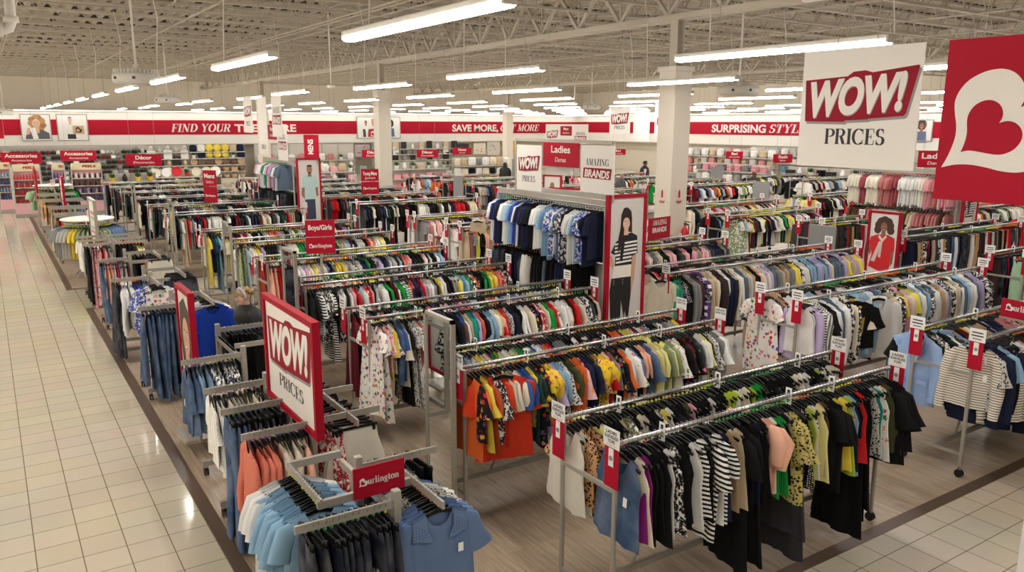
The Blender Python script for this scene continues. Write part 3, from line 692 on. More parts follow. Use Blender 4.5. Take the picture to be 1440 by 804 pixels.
# colours: code -> (words, rgb, cloth)
CC = {
 'blk': ('black', (14, 14, 15), 'plain'), 'wht': ('white', (238, 237, 234), 'plain'), 'crm': ('cream', (232, 222, 200), 'plain'), 'ivr': ('ivory', (240, 234, 220), 'plain'),
 'bei': ('beige', (206, 186, 156), 'plain'), 'tan': ('tan', (186, 156, 120), 'plain'), 'brn': ('brown', (104, 74, 56), 'plain'), 'dbr': ('dark brown', (62, 42, 38), 'plain'),
 'gry': ('grey', (142, 142, 142), 'knit'), 'lgr': ('light grey', (190, 188, 184), 'plain'), 'cha': ('charcoal', (62, 62, 66), 'knit'), 'nvy': ('navy', (28, 34, 62), 'plain'),
 'blu': ('blue', (56, 92, 160), 'plain'), 'roy': ('royal blue', (24, 64, 178), 'plain'), 'lbl': ('light blue', (150, 186, 214), 'plain'), 'sky': ('sky blue', (150, 190, 220), 'plain'),
 'pwd': ('powder blue', (150, 178, 222), 'plain'), 'slt': ('slate blue', (92, 110, 128), 'plain'), 'dus': ('dusty blue', (112, 138, 182), 'plain'),
 'tea': ('teal', (34, 150, 138), 'plain'), 'mnt': ('mint', (176, 216, 178), 'plain'), 'grn': ('green', (30, 150, 66), 'plain'), 'emr': ('emerald', (42, 168, 128), 'knit'),
 'olv': ('olive', (74, 76, 46), 'plain'), 'dgr': ('dark green', (34, 62, 50), 'plain'), 'sag': ('sage', (150, 164, 128), 'plain'), 'lim': ('lime', (186, 206, 62), 'plain'),
 'yel': ('yellow', (236, 214, 84), 'plain'), 'pye': ('pale yellow', (240, 232, 156), 'plain'), 'mus': ('mustard', (226, 178, 36), 'plain'),
 'ora': ('orange', (226, 108, 48), 'plain'), 'rto': ('red-orange', (232, 66, 38), 'plain'), 'pea': ('peach', (244, 186, 160), 'plain'), 'cor': ('coral', (222, 126, 104), 'knit'), 'crl': ('coral pink', (232, 112, 96), 'plain'),
 'red': ('red', (206, 26, 36), 'plain'), 'mar': ('maroon', (98, 20, 34), 'plain'), 'rus': ('rust', (176, 74, 40), 'plain'), 'pnk': ('pink', (232, 168, 178), 'plain'), 'dpk': ('dusty pink', (204, 134, 132), 'plain'), 'ros': ('rose', (168, 84, 90), 'plain'), 'hpk': ('hot pink', (222, 36, 122), 'plain'),
 'mag': ('magenta', (146, 36, 130), 'plain'), 'pur': ('purple', (88, 56, 122), 'plain'), 'lil': ('lilac', (190, 172, 210), 'plain'),
 'den': ('mid-blue denim', (72, 104, 148), 'denim'), 'ddn': ('dark denim', (24, 34, 58), 'denim'), 'ldn': ('light denim', (120, 150, 184), 'denim'),
 'bws': ('black and white striped', (22, 22, 24), 'stripe'), 'crs': ('cream thin-striped', (40, 38, 40), 'thin'), 'nvs': ('navy striped', (30, 36, 66), 'stripe'), 'gvs': ('grey striped', (110, 112, 118), 'vstripe'), 'rds': ('red striped', (190, 40, 46), 'stripe'), 'gns': ('green striped', (70, 130, 90), 'stripe'),
 'flw': ('white floral', (238, 236, 230), 'floral'), 'flb': ('black floral', (24, 22, 26), 'floral'), 'fly': ('yellow floral', (244, 206, 56), 'floral'), 'flg': ('green floral', (178, 206, 160), 'floral'), 'flp': ('pink floral', (236, 186, 190), 'floral'),
 'bwp': ('black and white print', (22, 22, 24), 'print'), 'blp': ('blue print', (60, 84, 176), 'print'), 'rdp': ('red and white print', (190, 34, 52), 'print'), 'grp': ('green print', (128, 158, 96), 'print'), 'olp': ('olive print', (96, 96, 62), 'print'), 'nvp': ('navy print', (30, 38, 74), 'print'), 'orp': ('orange print', (226, 110, 60), 'print'),
 'leo': ('leopard print', (206, 158, 112), 'leopard'), 'ylp': ('black and yellow speckled', (196, 182, 110), 'leopard'), 'gle': ('grey speckled', (206, 204, 198), 'leopard'),
 'dot': ('navy dotted', (28, 32, 56), 'dots'), 'bdt': ('black dotted', (22, 22, 24), 'dots'), 'plp': ('purple plaid', (96, 58, 132), 'plaid'), 'rpl': ('red plaid', (168, 40, 48), 'plaid'), 'bpl': ('blue plaid', (66, 96, 150), 'plaid'),
 'lcw': ('white lace', (240, 238, 232), 'lace'), 'lcb': ('blue lace', (96, 122, 168), 'lace'), 'knc': ('cream knitted', (230, 220, 200), 'knit'),
}
SHORT = dict(t='t_shirt', b='blouse', p='puff_blouse', k='tank_top', l='long_sleeve_top', s='shirt', w='sweater', j='jacket', d='dress', m='maxi_dress', r='trousers', e='jeans', i='wide_jeans', h='shorts', q='skirt', Q='long_skirt')
RZH = 1.408
PLACED = []      # (kind, colour code, x, y, z, rz, where, marker, scale)
def parse(seq):
    out = []
    for tok in seq.split():
        n = 1
        if '*' in tok: tok, n = tok.split('*'); n = int(n)
        c, k = tok.split('.')
        out += [(SHORT[k], c)] * n
    return out
def hang(seq, p, q, z, where, rz=None, step=.05, fill=None, marks='yogkk', jit=.13, start=.06, n=None, seed=0, ry=None):
    """hang a row of garments along the rail p -> q"""
    r = random.Random(seed * 31 + int(p[0] * 100) + int(p[1] * 977))
    p = Vector((p[0], p[1])); q = Vector((q[0], q[1])); d = q - p; L = d.length; d.normalize()
    if rz is None: rz = -PI / 2 if abs(d.x) > .5 else 0.0
    items = parse(seq) if seq else []
    s = start; i = 0; mk = r.choice(marks); left = 0
    while s < L - .04:
        if i < len(items): kind, c = items[i]
        elif fill:
            if left <= 0:
                kind, c = parse(r.choice(fill))[0]; left = r.choice((1, 1, 1, 2, 2, 3))
            left -= 1
        else: break
        if r.random() < .14: mk = r.choice(marks)
        pos = p + d * s
        PLACED.append((kind, c, pos.x, pos.y, z, rz + r.uniform(-jit, jit), where, mk, r.uniform(.92, 1.06)))
        s += step * r.uniform(.82, 1.18); i += 1
        if n and i >= n: break

def hero(tok, x, y, rz, where, z=RZH, sc=1.0, mk='y'):
    k, c = parse(tok)[0]; PLACED.append((k, c, x, y, z, rz, where, mk, sc))
PLRED = mat('plaque_red', rgb(150, 20, 42), .6, noise=.02, spec=.18)
# ------------------------------------------------------------------ long double-rail racks
RZ = 1.39
_RC = {}
def m_cached(key, fn):
    if key not in _RC: _RC[key] = fn()
    return _RC[key]
def caster(o, x, y, name='caster'):
    def mk():
        m = MB(); m.box((0, 0, .085), (.03, .03, .04), 1)
        m.tube([(-.02, 0, .04), (-.008, 0, .04)], .04, 12).tube([(.008, 0, .04), (.02, 0, .04)], .04, 12)
        m.box((0, 0, .065), (.035, .05, .03), 0, bev=.008)
        return m.mesh('caster', [RUBBER, STEEL])
    return link(name, m_cached('caster', mk), o, (x, y, .006))
def long_rack(label, x0, x1, yf, yb, detail=2):
    t = thing('clothes_rack', label, 'clothes rack', (x0, yf, 0)); L = x1 - x0; D = yb - yf
    key = round(L, 2)
    rl = m_cached(('rail', key), lambda: MB().tube([(-.02, 0, 0), (L + .02, 0, 0)], .0165, 10).tube([(-.035, 0, 0), (-.02, 0, 0)], .022, 10).tube([(L + .02, 0, 0), (L + .035, 0, 0)], .022, 10).mesh('rail', CHROME, True))
    for y in (0, D): link('rail', rl, t, (0, y, RZ))
    po = m_cached('post', lambda: MB().box((0, 0, .72), (.03, .03, 1.29), bev=.004).mesh('post', STEEL))
    for x in (.02, L - .02):
        for y in (0, D):
            link('post', po, t, (x, y, 0))
            if detail > 1: caster(t, x, y)
        cbm = m_cached(('cb', round(D, 2)), lambda: MB().bar((0, 0, 0), (0, D, 0), .022, .03).mesh('crossbar', STEEL))
        link('crossbar', cbm, t, (x, 0, 1.06)); link('crossbar', cbm, t, (x, 0, .24))
    st = m_cached(('st', key), lambda: MB().bar((.02, 0, 0), (L - .02, 0, 0), .03, .045).mesh('stretcher', STEEL))
    link('stretcher', st, t, (0, D / 2, .24))
    if detail > 1:
        br = m_cached('brace', lambda: MB().tube([(0, 0, 0), (.05, 0, .1), (.1, 0, .3), (.11, 0, .44)], .014, 6).mesh('brace', STEEL, True))
        link('brace', br, t, (.45, D / 2, .26)); o = link('brace', br, t, (L - .45, D / 2, .26)); o.rotation_euler = (0, 0, PI)
    if L > 3.5:
        for y in (0, D): link('post', po, t, (L / 2, y, 0))
        link('crossbar', cbm, t, (L / 2, 0, 1.06))
    return t
def rack_sign(x, y, label, lines=None, z=RZ):
    """red rail-end sign with a white header, facing the aisle side"""
    t = thing('rack_sign', label, 'sign', (x, y, z), -PI / 2)
    link('board', m_cached('rs_b', lambda: MB().box((0, 0, -.085), (.13, .006, .33)).mesh('board', SIGNRED)), t)
    h = link('header', m_cached('rs_h', lambda: MB().box((0, -.005, .085), (.15, .004, .125)).mesh('header', CARD)), t)
    if lines:
        m = MB()
        for i, s in enumerate(lines): put_text(m, sans(s, .03), 0, .112 - i * .03, min(.13, .017 * len(s)), .021, -.0078)
        put_text(m, sans('all the latest brands', .0), 0, .032, .1, .008, -.0078, 1)
        m.build('lettering', [INK, SIGNRED], t)
    else:
        link('lettering', m_cached('rs_l', lambda: MB().box((0, -.0075, .11), (.1, .001, .012)).box((0, -.0075, .08), (.11, .001, .012)).box((0, -.0075, .05), (.08, .001, .008)).mesh('lettering', INK)), t)
    s = link('sticker', m_cached('rs_s', lambda: MB().box((0, -.006, -.045), (.045, .003, .12)).mesh('sticker', CARD)), t)
    link('magnet', m_cached('rs_m', lambda: MB().add(*[( [(.018 * math.cos(a), -.0082, -.05 + .018 * math.sin(a)) for a in [2 * PI * i / 14 for i in range(14)]]), [tuple(range(14))]]).mesh('magnet', GREYSH)), s)
    return t
ND = [0]
def divider(x, y, label, z=RZ):
    t = thing('size_divider', label, 'size divider', (x, y, z), -PI / 2)
    link('plate', m_cached('dv_p', lambda: MB().box((0, 0, .0), (.055, .004, .13), bev=.001).mesh('plate', CARD)), t)
    link('size_mark', m_cached('dv_l', lambda: MB().box((0, -.003, .035), (.024, .001, .03)).box((0, -.003, -.03), (.03, .001, .01)).mesh('size_mark', INK)), t)
    ND[0] += 1
def mirror_end(x, y0, y1, z0, z1, label):
    t = thing('standing_mirror', label, 'mirror', (x, (y0 + y1) / 2, 0), -PI / 2); w = y1 - y0; h = z1 - z0; c = (z0 + z1) / 2
    f = MB()
    for s in (-1, 1): f.box((s * (w / 2 - .015), 0, c), (.03, .04, h)); f.box((0, 0, c + s * (h / 2 - .015)), (w, .04, .03))
    f.box((0, .014, c), (w - .02, .01, h - .02))
    for s in (-1, 1): f.box((s * (w / 2 - .04), .01, z0 / 2), (.03, .03, z0))
    f.build('frame', STEEL, t); MB().box((0, -.004, c), (w - .05, .006, h - .05)).build('glass', MIRROR, t)
FR = ['wht.t', 'wht.t', 'blk.t', 'blk.t', 'nvy.t', 'crm.t', 'crm.b', 'gry.l', 'blk.l', 'lbl.t', 'flw.b', 'flw.b', 'bwp.b', 'bwp.b', 'gle.b', 'bws.t', 'red.t', 'pnk.t', 'mar.t', 'lil.b', 'lgr.t', 'wht.b', 'wht.k', 'rdp.b', 'blk.b', 'sag.t', 'cor.t', 'bei.t', 'dus.t', 'ivr.t', 'flb.b', 'pye.t', 'cha.t', 'grn.t', 'ora.t', 'yel.t']
FDARK = ['blk.r', 'blk.t', 'wht.t', 'lgr.t', 'crm.t', 'bwp.t', 'cha.l', 'nvy.r', 'cha.t', 'wht.t', 'blk.l', 'red.t', 'gry.t', 'nvy.t', 'blk.t', 'mar.t', 'bei.r', 'dgr.t']
FNEU = ['crm.l', 'bei.l', 'blk.t', 'tan.l', 'pnk.l', 'wht.b', 'dpk.b', 'cha.l', 'flp.b', 'gry.l', 'nvy.l', 'blk.r']
FPANT = ['blk.r', 'nvy.r', 'bei.r', 'wht.r', 'olv.r', 'cha.r', 'bwp.r', 'den.e', 'ddn.e', 'red.r', 'dbr.r', 'leo.r']
FJAC = ['crm.l', 'wht.s', 'gry.l', 'blk.l', 'bei.l', 'yel.t', 'lil.s', 'lbl.s', 'tan.l', 'slt.l', 'pnk.s', 'bwp.s']
FBLK = ['blk.k', 'blk.k', 'blk.t', 'wht.k', 'bwp.k', 'olv.k', 'crm.k', 'grn.k', 'lim.k', 'blk.b', 'nvy.k']
# each rack: (name used in labels, description, x0, x1, front rail y, sequence front, sequence back, fill front, fill back, signs)
F = {}
F['sleeveless-tops'] = ('.ddn', 3.17, 6.17, 3.62, 4.18,
 'den.k*1 crm.k*1 mag.k*2 blk.k*3 wht.k*1 bwp.k*2 blk.k*2 wht.k*2 bws.k*2 blk.k*1 bws.t*2 wht.k*1 nvy.k*1 tan.k*1 wht.k*1 bei.k*1 blk.t*2 blk.m*2 nvy.k*1 blk.k*2 pea.p*2 wht.k*1 grn.k*2 blk.k*1 lgr.k*1 ylp.b*2 cha.m*2 bdt.k*1 lim.k*1 crm.k*1 bws.k*1 pye.k*1 bei.k*1 brn.k*1 blk.t*3 yel.k*2 lim.k*1 flg.k*1 lbl.k*1 nvy.k*1 blk.k*1 red.k*1 blk.m*4 gle.k*1 tea.k*1 wht.k*1 flw.k*1',
 'ivr.k*2 leo.b*2 pye.k*2 crm.b*1 blk.k*3 bei.k*1 olp.b*2 blk.k*1 crm.k*2 blk.t*3 gle.b*1 yel.k*1 wht.k*1 blk.b*4 olv.k*1 pnk.k*1 blk.k*4 wht.k*1 blk.k*3 bwp.k*1', FBLK, FBLK)
F['orange-tee'] = ('', 3.17, 6.17, 5.57, 6.13,
 'ora.t*1 flb.b*1 yel.b*1 rus.t*1 bwp.b*2 rto.t*1 bei.t*2 wht.t*1 crm.t*1 blu.t*2 fly.b*1 dgr.t*2 flb.b*2 fly.p*2 lil.b*1 lbl.t*2 gle.b*1 olv.t*2 ora.l*2 flp.b*1 nvy.t*2 olv.t*1 leo.b*1 fly.p*2 crm.b*1 red.t*1 gry.t*1 flb.b*2 ora.b*1 wht.t*1 flw.b*1 dus.t*1 blk.b*1 pea.t*2 den.b*1 lil.b*1 pye.s*2',
 'gvs.b*1 lbl.b*1 flp.b*1 wht.b*2 gry.t*1 lbl.b*1 nvp.b*1 flw.b*1 yel.t*1 crm.t*2 hpk.t*1 grn.t*1 lim.b*1 crm.t*1 wht.t*2 flg.b*2 grn.b*2 gns.b*2 blu.t*1 wht.t*2 lil.t*1 ora.t*1 red.t*1 navy' .replace(' navy', ' nvy.t*1'), FR, FR)
F['pale-floral-blouse'] = ('', 3.18, 6.14, 7.6, 8.16,
 'flw.d*2 flp.b*1 flw.b*1 yel.b*1 den.s*1 blu.t*1 crm.b*1 blk.d*1 gle.d*2 crl.t*1 lgr.t*1 wht.t*1 rto.t*2 nvy.t*1 sag.t*1 blk.t*2 cha.t*1 blk.t*1 nvy.t*1 blu.t*1 brn.t*1 wht.t*1 bei.t*1 tea.t*2 lil.t*1 crl.t*1 blk.t*1 lbl.t*2 wht.t*1 pye.t*1 pea.t*1 red.t*2 gle.t*1 nvy.t*2',
 'mar.d*3 wht.t*1 gry.t*1 blk.t*1 rdp.b*1 lbl.t*1 crl.t*1 blk.t*2 wht.t*2 grn.t*1 blk.b*1 mar.t*1 gry.t*1 grn.t*2 gns.t*1 nvy.t*1 crl.t*2 pur.t*1 mar.t*1 blk.b*1 wht.t*1 pnk.b*1 blk.t*2 dus.t*1 hpk.t*1 flw.b*1', FR, FR)
F['striped-blouse'] = ('', 3.2, 6.2, 9.66, 10.2,
 'blk.b*2 bws.b*1 wht.b*1 bwp.b*2 bws.d*1 blk.b*2 bwp.b*1 wht.t*1 blk.t*1 wht.b*1 pnk.t*1 red.t*1 lbl.t*1 wht.t*1 rdp.b*1 red.t*1 pnk.t*1 blk.b*1 lgr.t*1 wht.t*2 grn.t*1 blk.t*1 mar.t*1 wht.t*1 grn.t*2 gns.t*2 nvy.t*1 crl.t*2 pur.t*1 blk.t*1 red.t*1 pnk.t*1 wht.t*2 gry.t*1 blk.t*1',
 'crl.b*1 blu.t*1 ora.t*2 lbl.t*1 rto.t*3 rdp.b*2 wht.t*2 tan.t*1 wht.t*2 red.t*2 crm.t*1 pye.t*2 ora.t*1 lim.t*1 wht.t*1 blk.t*2', FR, FR)
F['rust-dress'] = ('', 3.3, 6.22, 11.62, 12.16,
 'pea.m*2 red.m*2 crm.d*1 lbl.b*1 flw.m*1 pnk.b*2 wht.b*2 lil.b*1 flp.b*1 wht.b*1 gry.b*1 yel.b*1', 'rus.m*2 blk.m*1 lil.m*1 wht.b*2 flp.b*1', FR, FR)
F['lemon-print-dress'] = ('', 3.4, 6.24, 13.75, 14.3, 'flg.m*2 wht.d*1 lbl.d*1 wht.b*2', 'blk.d*1 wht.t*2', FR, FR)
F['row-end-mirror'] = ('', 3.3, 6.25, 15.6, 15.95, 'yel.d*1 nvy.t*2 tea.t*1 lbl.d*1 blk.t*1 wht.t*1', '', FR, FR)
F['blue-blazer'] = ('', 7.67, 11.78, 3.66, 4.24,
 'crs.l*1 gle.b*1 nvy.j*3 sky.t*2 blk.l*2 nvy.t*2', 'pwd.j*1 blk.b*1 olp.b*2 nvp.b*1 blk.l*1 dgr.s*2 wht.b*1 olv.l*2 tan.w*2 blk.l*1 mar.l*2 mus.w*1 crm.b*2 gry.l*2', FDARK, FNEU)
F['white-blazer'] = ('', 7.75, 11.78, 5.72, 6.25,
 'wht.k*2 lil.l*1 bws.s*1 gvs.s*3 blk.b*2 wht.j*1 wht.l*1 slt.j*2 wht.j*3 bwp.s*2 crm.j*1 bwp.s*2 mus.w*2 crm.b*1 sky.j*3 lgr.j*1 lbl.j*2 wht.j*3 den.j*3 ldn.s*2',
 'flw.d*2 dot.b*1 tan.s*2 mar.t*1 bei.s*1 wht.b*3 blk.b*2 bwp.b*3 wht.b*2 lbl.t*3 blk.b*2 pnk.b*1 bwp.b*2', FJAC, FDARK)
F['green-vest'] = ('', 7.67, 11.9, 7.78, 8.34,
 'emr.k*2 dot.b*1 blk.j*2 mus.w*1 gry.j*2 cha.j*1 mar.w*2 dot.b*1 plp.s*2 bei.j*2 tan.j*1 crm.j*2 dbr.j*2 cha.j*1 ivr.j*2 nvy.j*2 bei.j*1 dbr.j*1 ivr.j*2 bei.j*1 slt.j*2 lgr.j*2 yel.w*1 tan.j*2 blk.j*2 pea.s*2 ivr.s*3 lil.s*2 lgr.s*1 slt.j*2 gry.w*2',
 'crm.t*1 blk.b*2 flp.b*1 rto.b*1 blk.j*3 pnk.b*2 blk.b*3', FJAC, FNEU)
LEFTOVER = [
 ('grey-tee', 7.7, 10.9, 9.75, 10.3, 'gry.t*3 wht.t*1 lgr.t*2', '', FNEU, FNEU), ('dark-cardigan', 7.75, 10.9, 11.7, 12.25, 'crm.l*2 blk.w*3 pea.l*2 tan.l*2 wht.l*1', '', FNEU, FNEU),
 ('pink-maxi', 7.75, 10.9, 13.6, 14.15, 'bei.m*1 dpk.m*2 gry.d*1 crl.l*1 lim.l*1 bwp.b*1 blk.w*3 pea.l*2 tan.l*3', '', FNEU, FNEU), ('grey-dress', 7.75, 10.9, 15.6, 15.95, 'gry.d*3 dpk.l*2 crm.l*2', '', FNEU, FPANT),
 ('mint-trousers', 13.3, 17.4, 5.75, 6.3, 'mnt.r*2 wht.r*1 mar.r*2 den.e*3 ldn.e*2 blk.r*2', '', FPANT, FPANT), ('navy-skirt', 13.85, 18.1, 8.08, 8.6, 'nvy.Q*2 blk.r*2 pnk.r*1 bei.r*2 leo.r*2 bwp.r*2 tan.r*2 mar.r*1 hpk.r*1 blk.r*2', '', FPANT, FPANT),
 ('grey-board', 14.3, 16.4, 10.1, 10.66, 'wht.r*3 blk.r*2 olv.r*2 dbr.r*2 cha.r*3', '', FPANT, FPANT), ('green-maxi', 13.8, 16.9, 12.16, 12.74, 'grp.m*2 flb.m*2 flw.d*1 crl.d*1 lbl.d*1 gle.d*1 orp.d*1 crm.d*2 brn.d*1', '', FR, FR),
 ('striped-top', 14.5, 17.9, 14.2, 14.7, 'crm.l*3 bws.t*2 nvy.t*2', '', FR, FDARK)]
def put_rack(nm, x0, x1, yf, yb, sf, sb, ff, fb, detail=2, signs=True):
    long_rack('grey double-rail clothes rack with chrome rails, the %s rack' % nm, x0, x1, yf, yb, detail)
    st = .04 if detail > 1 else .052
    hang(sf, (x0, yf), (x1, yf), RZ + .018, 'near rail of the %s rack' % nm, step=st, fill=ff, seed=1, marks='yogkk' if detail > 1 else 'yogkkkk')
    hang(sb, (x0, yb), (x1, yb), RZ + .018, 'far rail of the %s rack' % nm, step=st, fill=fb, seed=2, marks='yogkk' if detail > 1 else 'yogkkkk')
    if signs:
        for a, y in (('near', yf), ('far', yb)):
            for b, x in (('left', x0 - .07), ('right', x1 + .06)):
                ln = None
                if nm == 'sleeveless-tops': ln = ('LADIES', 'SLEEVELESS', 'TOPS')
                elif nm == 'orange-tee': ln = ('LADIES SHORT', 'SLEEVE TOPS')
                rack_sign(x, y - .06, 'red sign with white header on the %s end of the %s rail, %s rack' % (b, a, nm), ln)
    if detail > 1:
        r = random.Random(int(x0 * 50 + yf * 7))
        for a, y in (('near', yf), ('far', yb)):
            for i, fr in enumerate((r.uniform(.12, .3), r.uniform(.5, .6), r.uniform(.75, .88))):
                divider(x0 + (x1 - x0) * fr, y, 'small white size divider, %s along the %s rail of the %s rack' % (ORD[i], a, nm))
for nm, d in F.items(): put_rack(nm, *d[1:])
for d in LEFTOVER: put_rack(*d)
far = []
for cn, a, b, ys in (('aisle-side', 3.25, 6.3, (18.75, 21.0, 23.3, 25.5, 27.8, 29.9)), ('second-column', 7.8, 11.2, (18.95, 21.3, 23.5, 25.7, 27.9, 30.0)),
                     ('third-column', 13.7, 17.4, (18.9, 21.0, 23.2, 25.4, 27.6)), ('fourth-column', 19.6, 23.4, (8.1, 10.2, 12.3, 14.3, 18.9, 21.0, 23.2, 25.4)), ('fifth-column', 25.4, 29.2, (12.3, 14.3, 18.9, 21.0))):
    for i, y in enumerate(ys):
        put_rack('%s-%s' % (ordn(i), cn), a, b, y, y + .55, '', '', FDARK if cn in ('aisle-side', 'second-column') else FR, FR if i % 2 else FDARK, 1, False)
        if a < 20:
            for k, (e, x) in enumerate((('left', a - .07), ('right', b + .06))):
                rack_sign(x, y - .06, 'small red and white sign at the %s end of the %s %s rack' % (e, ordn(i), cn))
# mirrors closing the left ends of racks
mirror_end(3.06, 5.52, 6.02, .14, 1.82, 'tall grey-framed mirror on the left end of the orange-tee rack')
mirror_end(3.06, 9.5, 10.0, .14, 1.86, 'tall grey-framed mirror on the left end of the striped-blouse rack')
mirror_end(3.1, 12.75, 13.2, .14, 1.86, 'tall mirror beside the lemon-print dress')
mirror_end(3.1, 17.3, 17.75, .14, 1.86, 'tall mirror before the rack beyond the yellow dress')
mirror_end(3.1, 22.2, 22.65, .14, 1.9, 'tall narrow mirror far along the aisle-side racks')
def grey_board(x, y0, y1, z0, z1, label):
    t = thing('grey_panel', label, 'panel', (x, (y0 + y1) / 2, 0), -PI / 2); w = y1 - y0
    MB().box((0, 0, (z0 + z1) / 2), (w, .03, z1 - z0), bev=.005).build('board', mat('panel_grey', rgb(140, 141, 142), .5, noise=.02), t)
    f = MB()
    for s in (-1, 1): f.box((s * (w / 2 - .03), .02, z0 / 2), (.03, .03, z0))
    f.build('leg', STEEL, t)
grey_board(13.3, 9.06, 9.66, .9, 1.52, 'flat grey panel standing left of the red-blouse poster')
grey_board(19.2, 15.4, 16.0, .9, 1.75, 'grey panel among the far racks left of the pink and white tees')
grey_board(12.6, 22.0, 22.6, .9, 1.75, 'grey panel on the end of a rack right of the square column')
grey_board(12.6, 29.6, 30.3, .9, 1.75, 'grey panel below the second red decor sign')
grey_board(20.6, 30.6, 31.3, .9, 1.8, 'grey panel in front of the round far column')
grey_board(24.6, 22.0, 22.7, .9, 1.75, 'grey panel below the red bed sign')
# ------------------------------------------------------------------ tall two-level display racks with signs on top
def sign_board(name, label, loc, rz, w, h, art, base=WHITE, cat='sign', edge=None, thick=.012):
    t = thing(name, label, cat, loc, rz)
    MB().box((0, 0, 0), (w, thick, h)).build('board', base, t)
    if edge:
        f = MB(); e = .045
        for s in (-1, 1): f.box((s * (w / 2 + e / 2), 0, 0), (e, thick * 3, h + 2 * e)); f.box((0, 0, s * (h / 2 + e / 2)), (w, thick * 3, e))
        f.build('frame', edge, t)
    if art: art(t, w, h, -thick / 2 - .001)
    return t
def art_wow(t, w, h, y, scale=.82, z0=.0):
    """the slanted WOW! plaque over the word PRICES"""
    W = w * scale; H = W * .29; zb = z0 + h * .13 - H * .68; m = MB()
    quads = ([(-.5, -.17), (-.1, -.19), (-.1, 1.13), (-.52, 1.06)], [(-.1, -.15), (.12, -.12), (.12, 1.21), (.06, 1.27), (-.05, 1.25), (-.1, 1.14)], [(.12, -.1), (.43, -.03), (.45, .03), (.53, 1.3), (.52, 1.34), (.12, 1.2)])
    for dx, dz, yy, k in ((W * .018, -W * .022, y, 0), (0, 0, y - .0007, 1)):
        for qd in quads: m.poly([(a2 * W + dx, zb + b2 * H + dz) for a2, b2 in qd], yy, k)
    m.build('plaque', [GREYSH, PLRED], t)
    m = MB(); put_text(m, sans('WOW!', .05, .18), -W * .015, zb, W * .9, H, y - .0024, 0, True, .06)
    put_text(m, sans('WOW!', .05, .18), -W * .009, zb - H * .03, W * .9, H, y - .0016, 1, True, .06)
    m.build('lettering', [WHITE, GREYSH], t)
    m = MB(); put_text(m, serif('PRICES', .2, .045), 0, min(z0 - h * .305, zb - H * .34 - h * .145), w * .52, h * .13, y, 0); m.build('lettering', INK, t)
def art_brands(t, w, h, y):
    m = MB(); put_text(m, serif('AMAZING', .19, .045), 0, h * .08, w * .7, h * .14, y); m.build('lettering', INK, t)
    m = MB(); W = w * .82; H = h * .16
    m.poly([(-W / 2 - .01, -h * .19), (-W / 2, h * .025), (W / 2 + .02, h * .03), (W / 2, -h * .2)], y)
    m.build('plaque', PLRED, t)
    m = MB(); put_text(m, sans('BRANDS', .04, .15), 0, -h * .16, W * .92, H, y - .001, 0, True, -.02); m.build('lettering', WHITE, t)
def art_dept(a, b):
    def f(t, w, h, y):
        m = MB(); put_text(m, sans(a, .02), 0, h * .08, min(w * .8, h * .22 * len(a)), h * .3, y)
        if b: put_text(m, sans(b, 0, .15), 0, -h * .3, min(w * .62, h * .15 * len(b)), h * .2, y)
        m.build('lettering', WHITE, t)
    return f
def art_burl(t, w, h, y):
    m = MB(); burlington(m, 0, -h * .08, w * .78, y, 0, 1); m.build('lettering', [WHITE, SIGNRED], t)
def gantry(nm, x, y0, y1, zu=2.38, zl=1.64, w=.55):
    t = thing('display_rack', 'tall two-level grey display rack, the %s rack' % nm, 'clothes rack', (x, y0, 0)); L = y1 - y0
    for xx in (0, w):
        for yy in (0, L):
            MB().box((xx, yy, zu / 2), (.035, .035, zu), bev=.004).build('post', STEEL, t)
        MB().bar((xx, 0, zu + .04), (xx, L, zu + .04), .03, .07).build('beam', STEEL, t)
        for z in (zu, zl): MB().tube([(xx, -.02, z), (xx, L + .02, z)], .015, 10).build('rail', CHROME, t, True)
    for yy in (0, L):
        for z in (.12, 1.2, zu + .02): MB().bar((0, yy, z), (w, yy, z), .025, .035).build('crossbar', STEEL, t)
    MB().box((w / 2, L / 2, (zu + .2) / 2), (.02, L - .05, zu - .3)).build('back_panel', mat('panel_pale', rgb(206, 203, 196), .6, noise=.02), t)
    return t
gantry('ladies', 6.5, 7.72, 10.25)
hang('wht.t*2 blu.t*1 nvp.t*2 bws.t*1 wht.t*2 sky.t*2 blp.t*2 wht.t*1 nvs.t*2 nvy.t*2 blk.t*2 wht.t*3 lbl.t*1 sky.t*2 blp.t*2 wht.t*1 dus.t*1 nvp.t*2 blk.t*1 wht.t*3 lbl.t*1 blp.t*2 nvy.t*3 blk.t*2', (6.5, 10.2), (6.5, 7.76), 2.395, 'upper rail of the ladies rack', 0, .06, seed=5)
hang('slt.e*2 ddn.e*4 blk.r*2 nvy.e*3 ddn.e*2 wht.e*3 lgr.e*1 tan.r*1 blk.r*4 slt.e*1 blk.r*4 nvy.r*3 blk.r*4', (6.5, 10.2), (6.5, 7.76), 1.655, 'lower rail of the ladies rack', 0, .062, seed=6)
hang('', (7.05, 10.2), (7.05, 7.76), 2.395, 'upper right rail of the ladies rack', 0, .1, ['nvy.t', 'wht.t', 'blk.t'], seed=7)
gantry('mens', 6.7, 20.6, 23.2)
hang('pnk.t*2 lbl.t*1 wht.t*3 sag.t*1 tea.t*2 wht.t*2 pnk.t*2 slt.t*1 lil.t*2 pnk.t*1 dus.t*2 wht.t*1 slt.t*3', (6.7, 23.1), (6.7, 20.65), 2.395, 'upper rail of the mens rack', 0, .085, seed=8)
hang('', (6.7, 23.1), (6.7, 20.65), 1.655, 'lower rail of the mens rack', 0, .08, ['blk.r', 'ddn.e'], seed=9)
gantry('pink-and-white', 17.0, 8.8, 11.3)
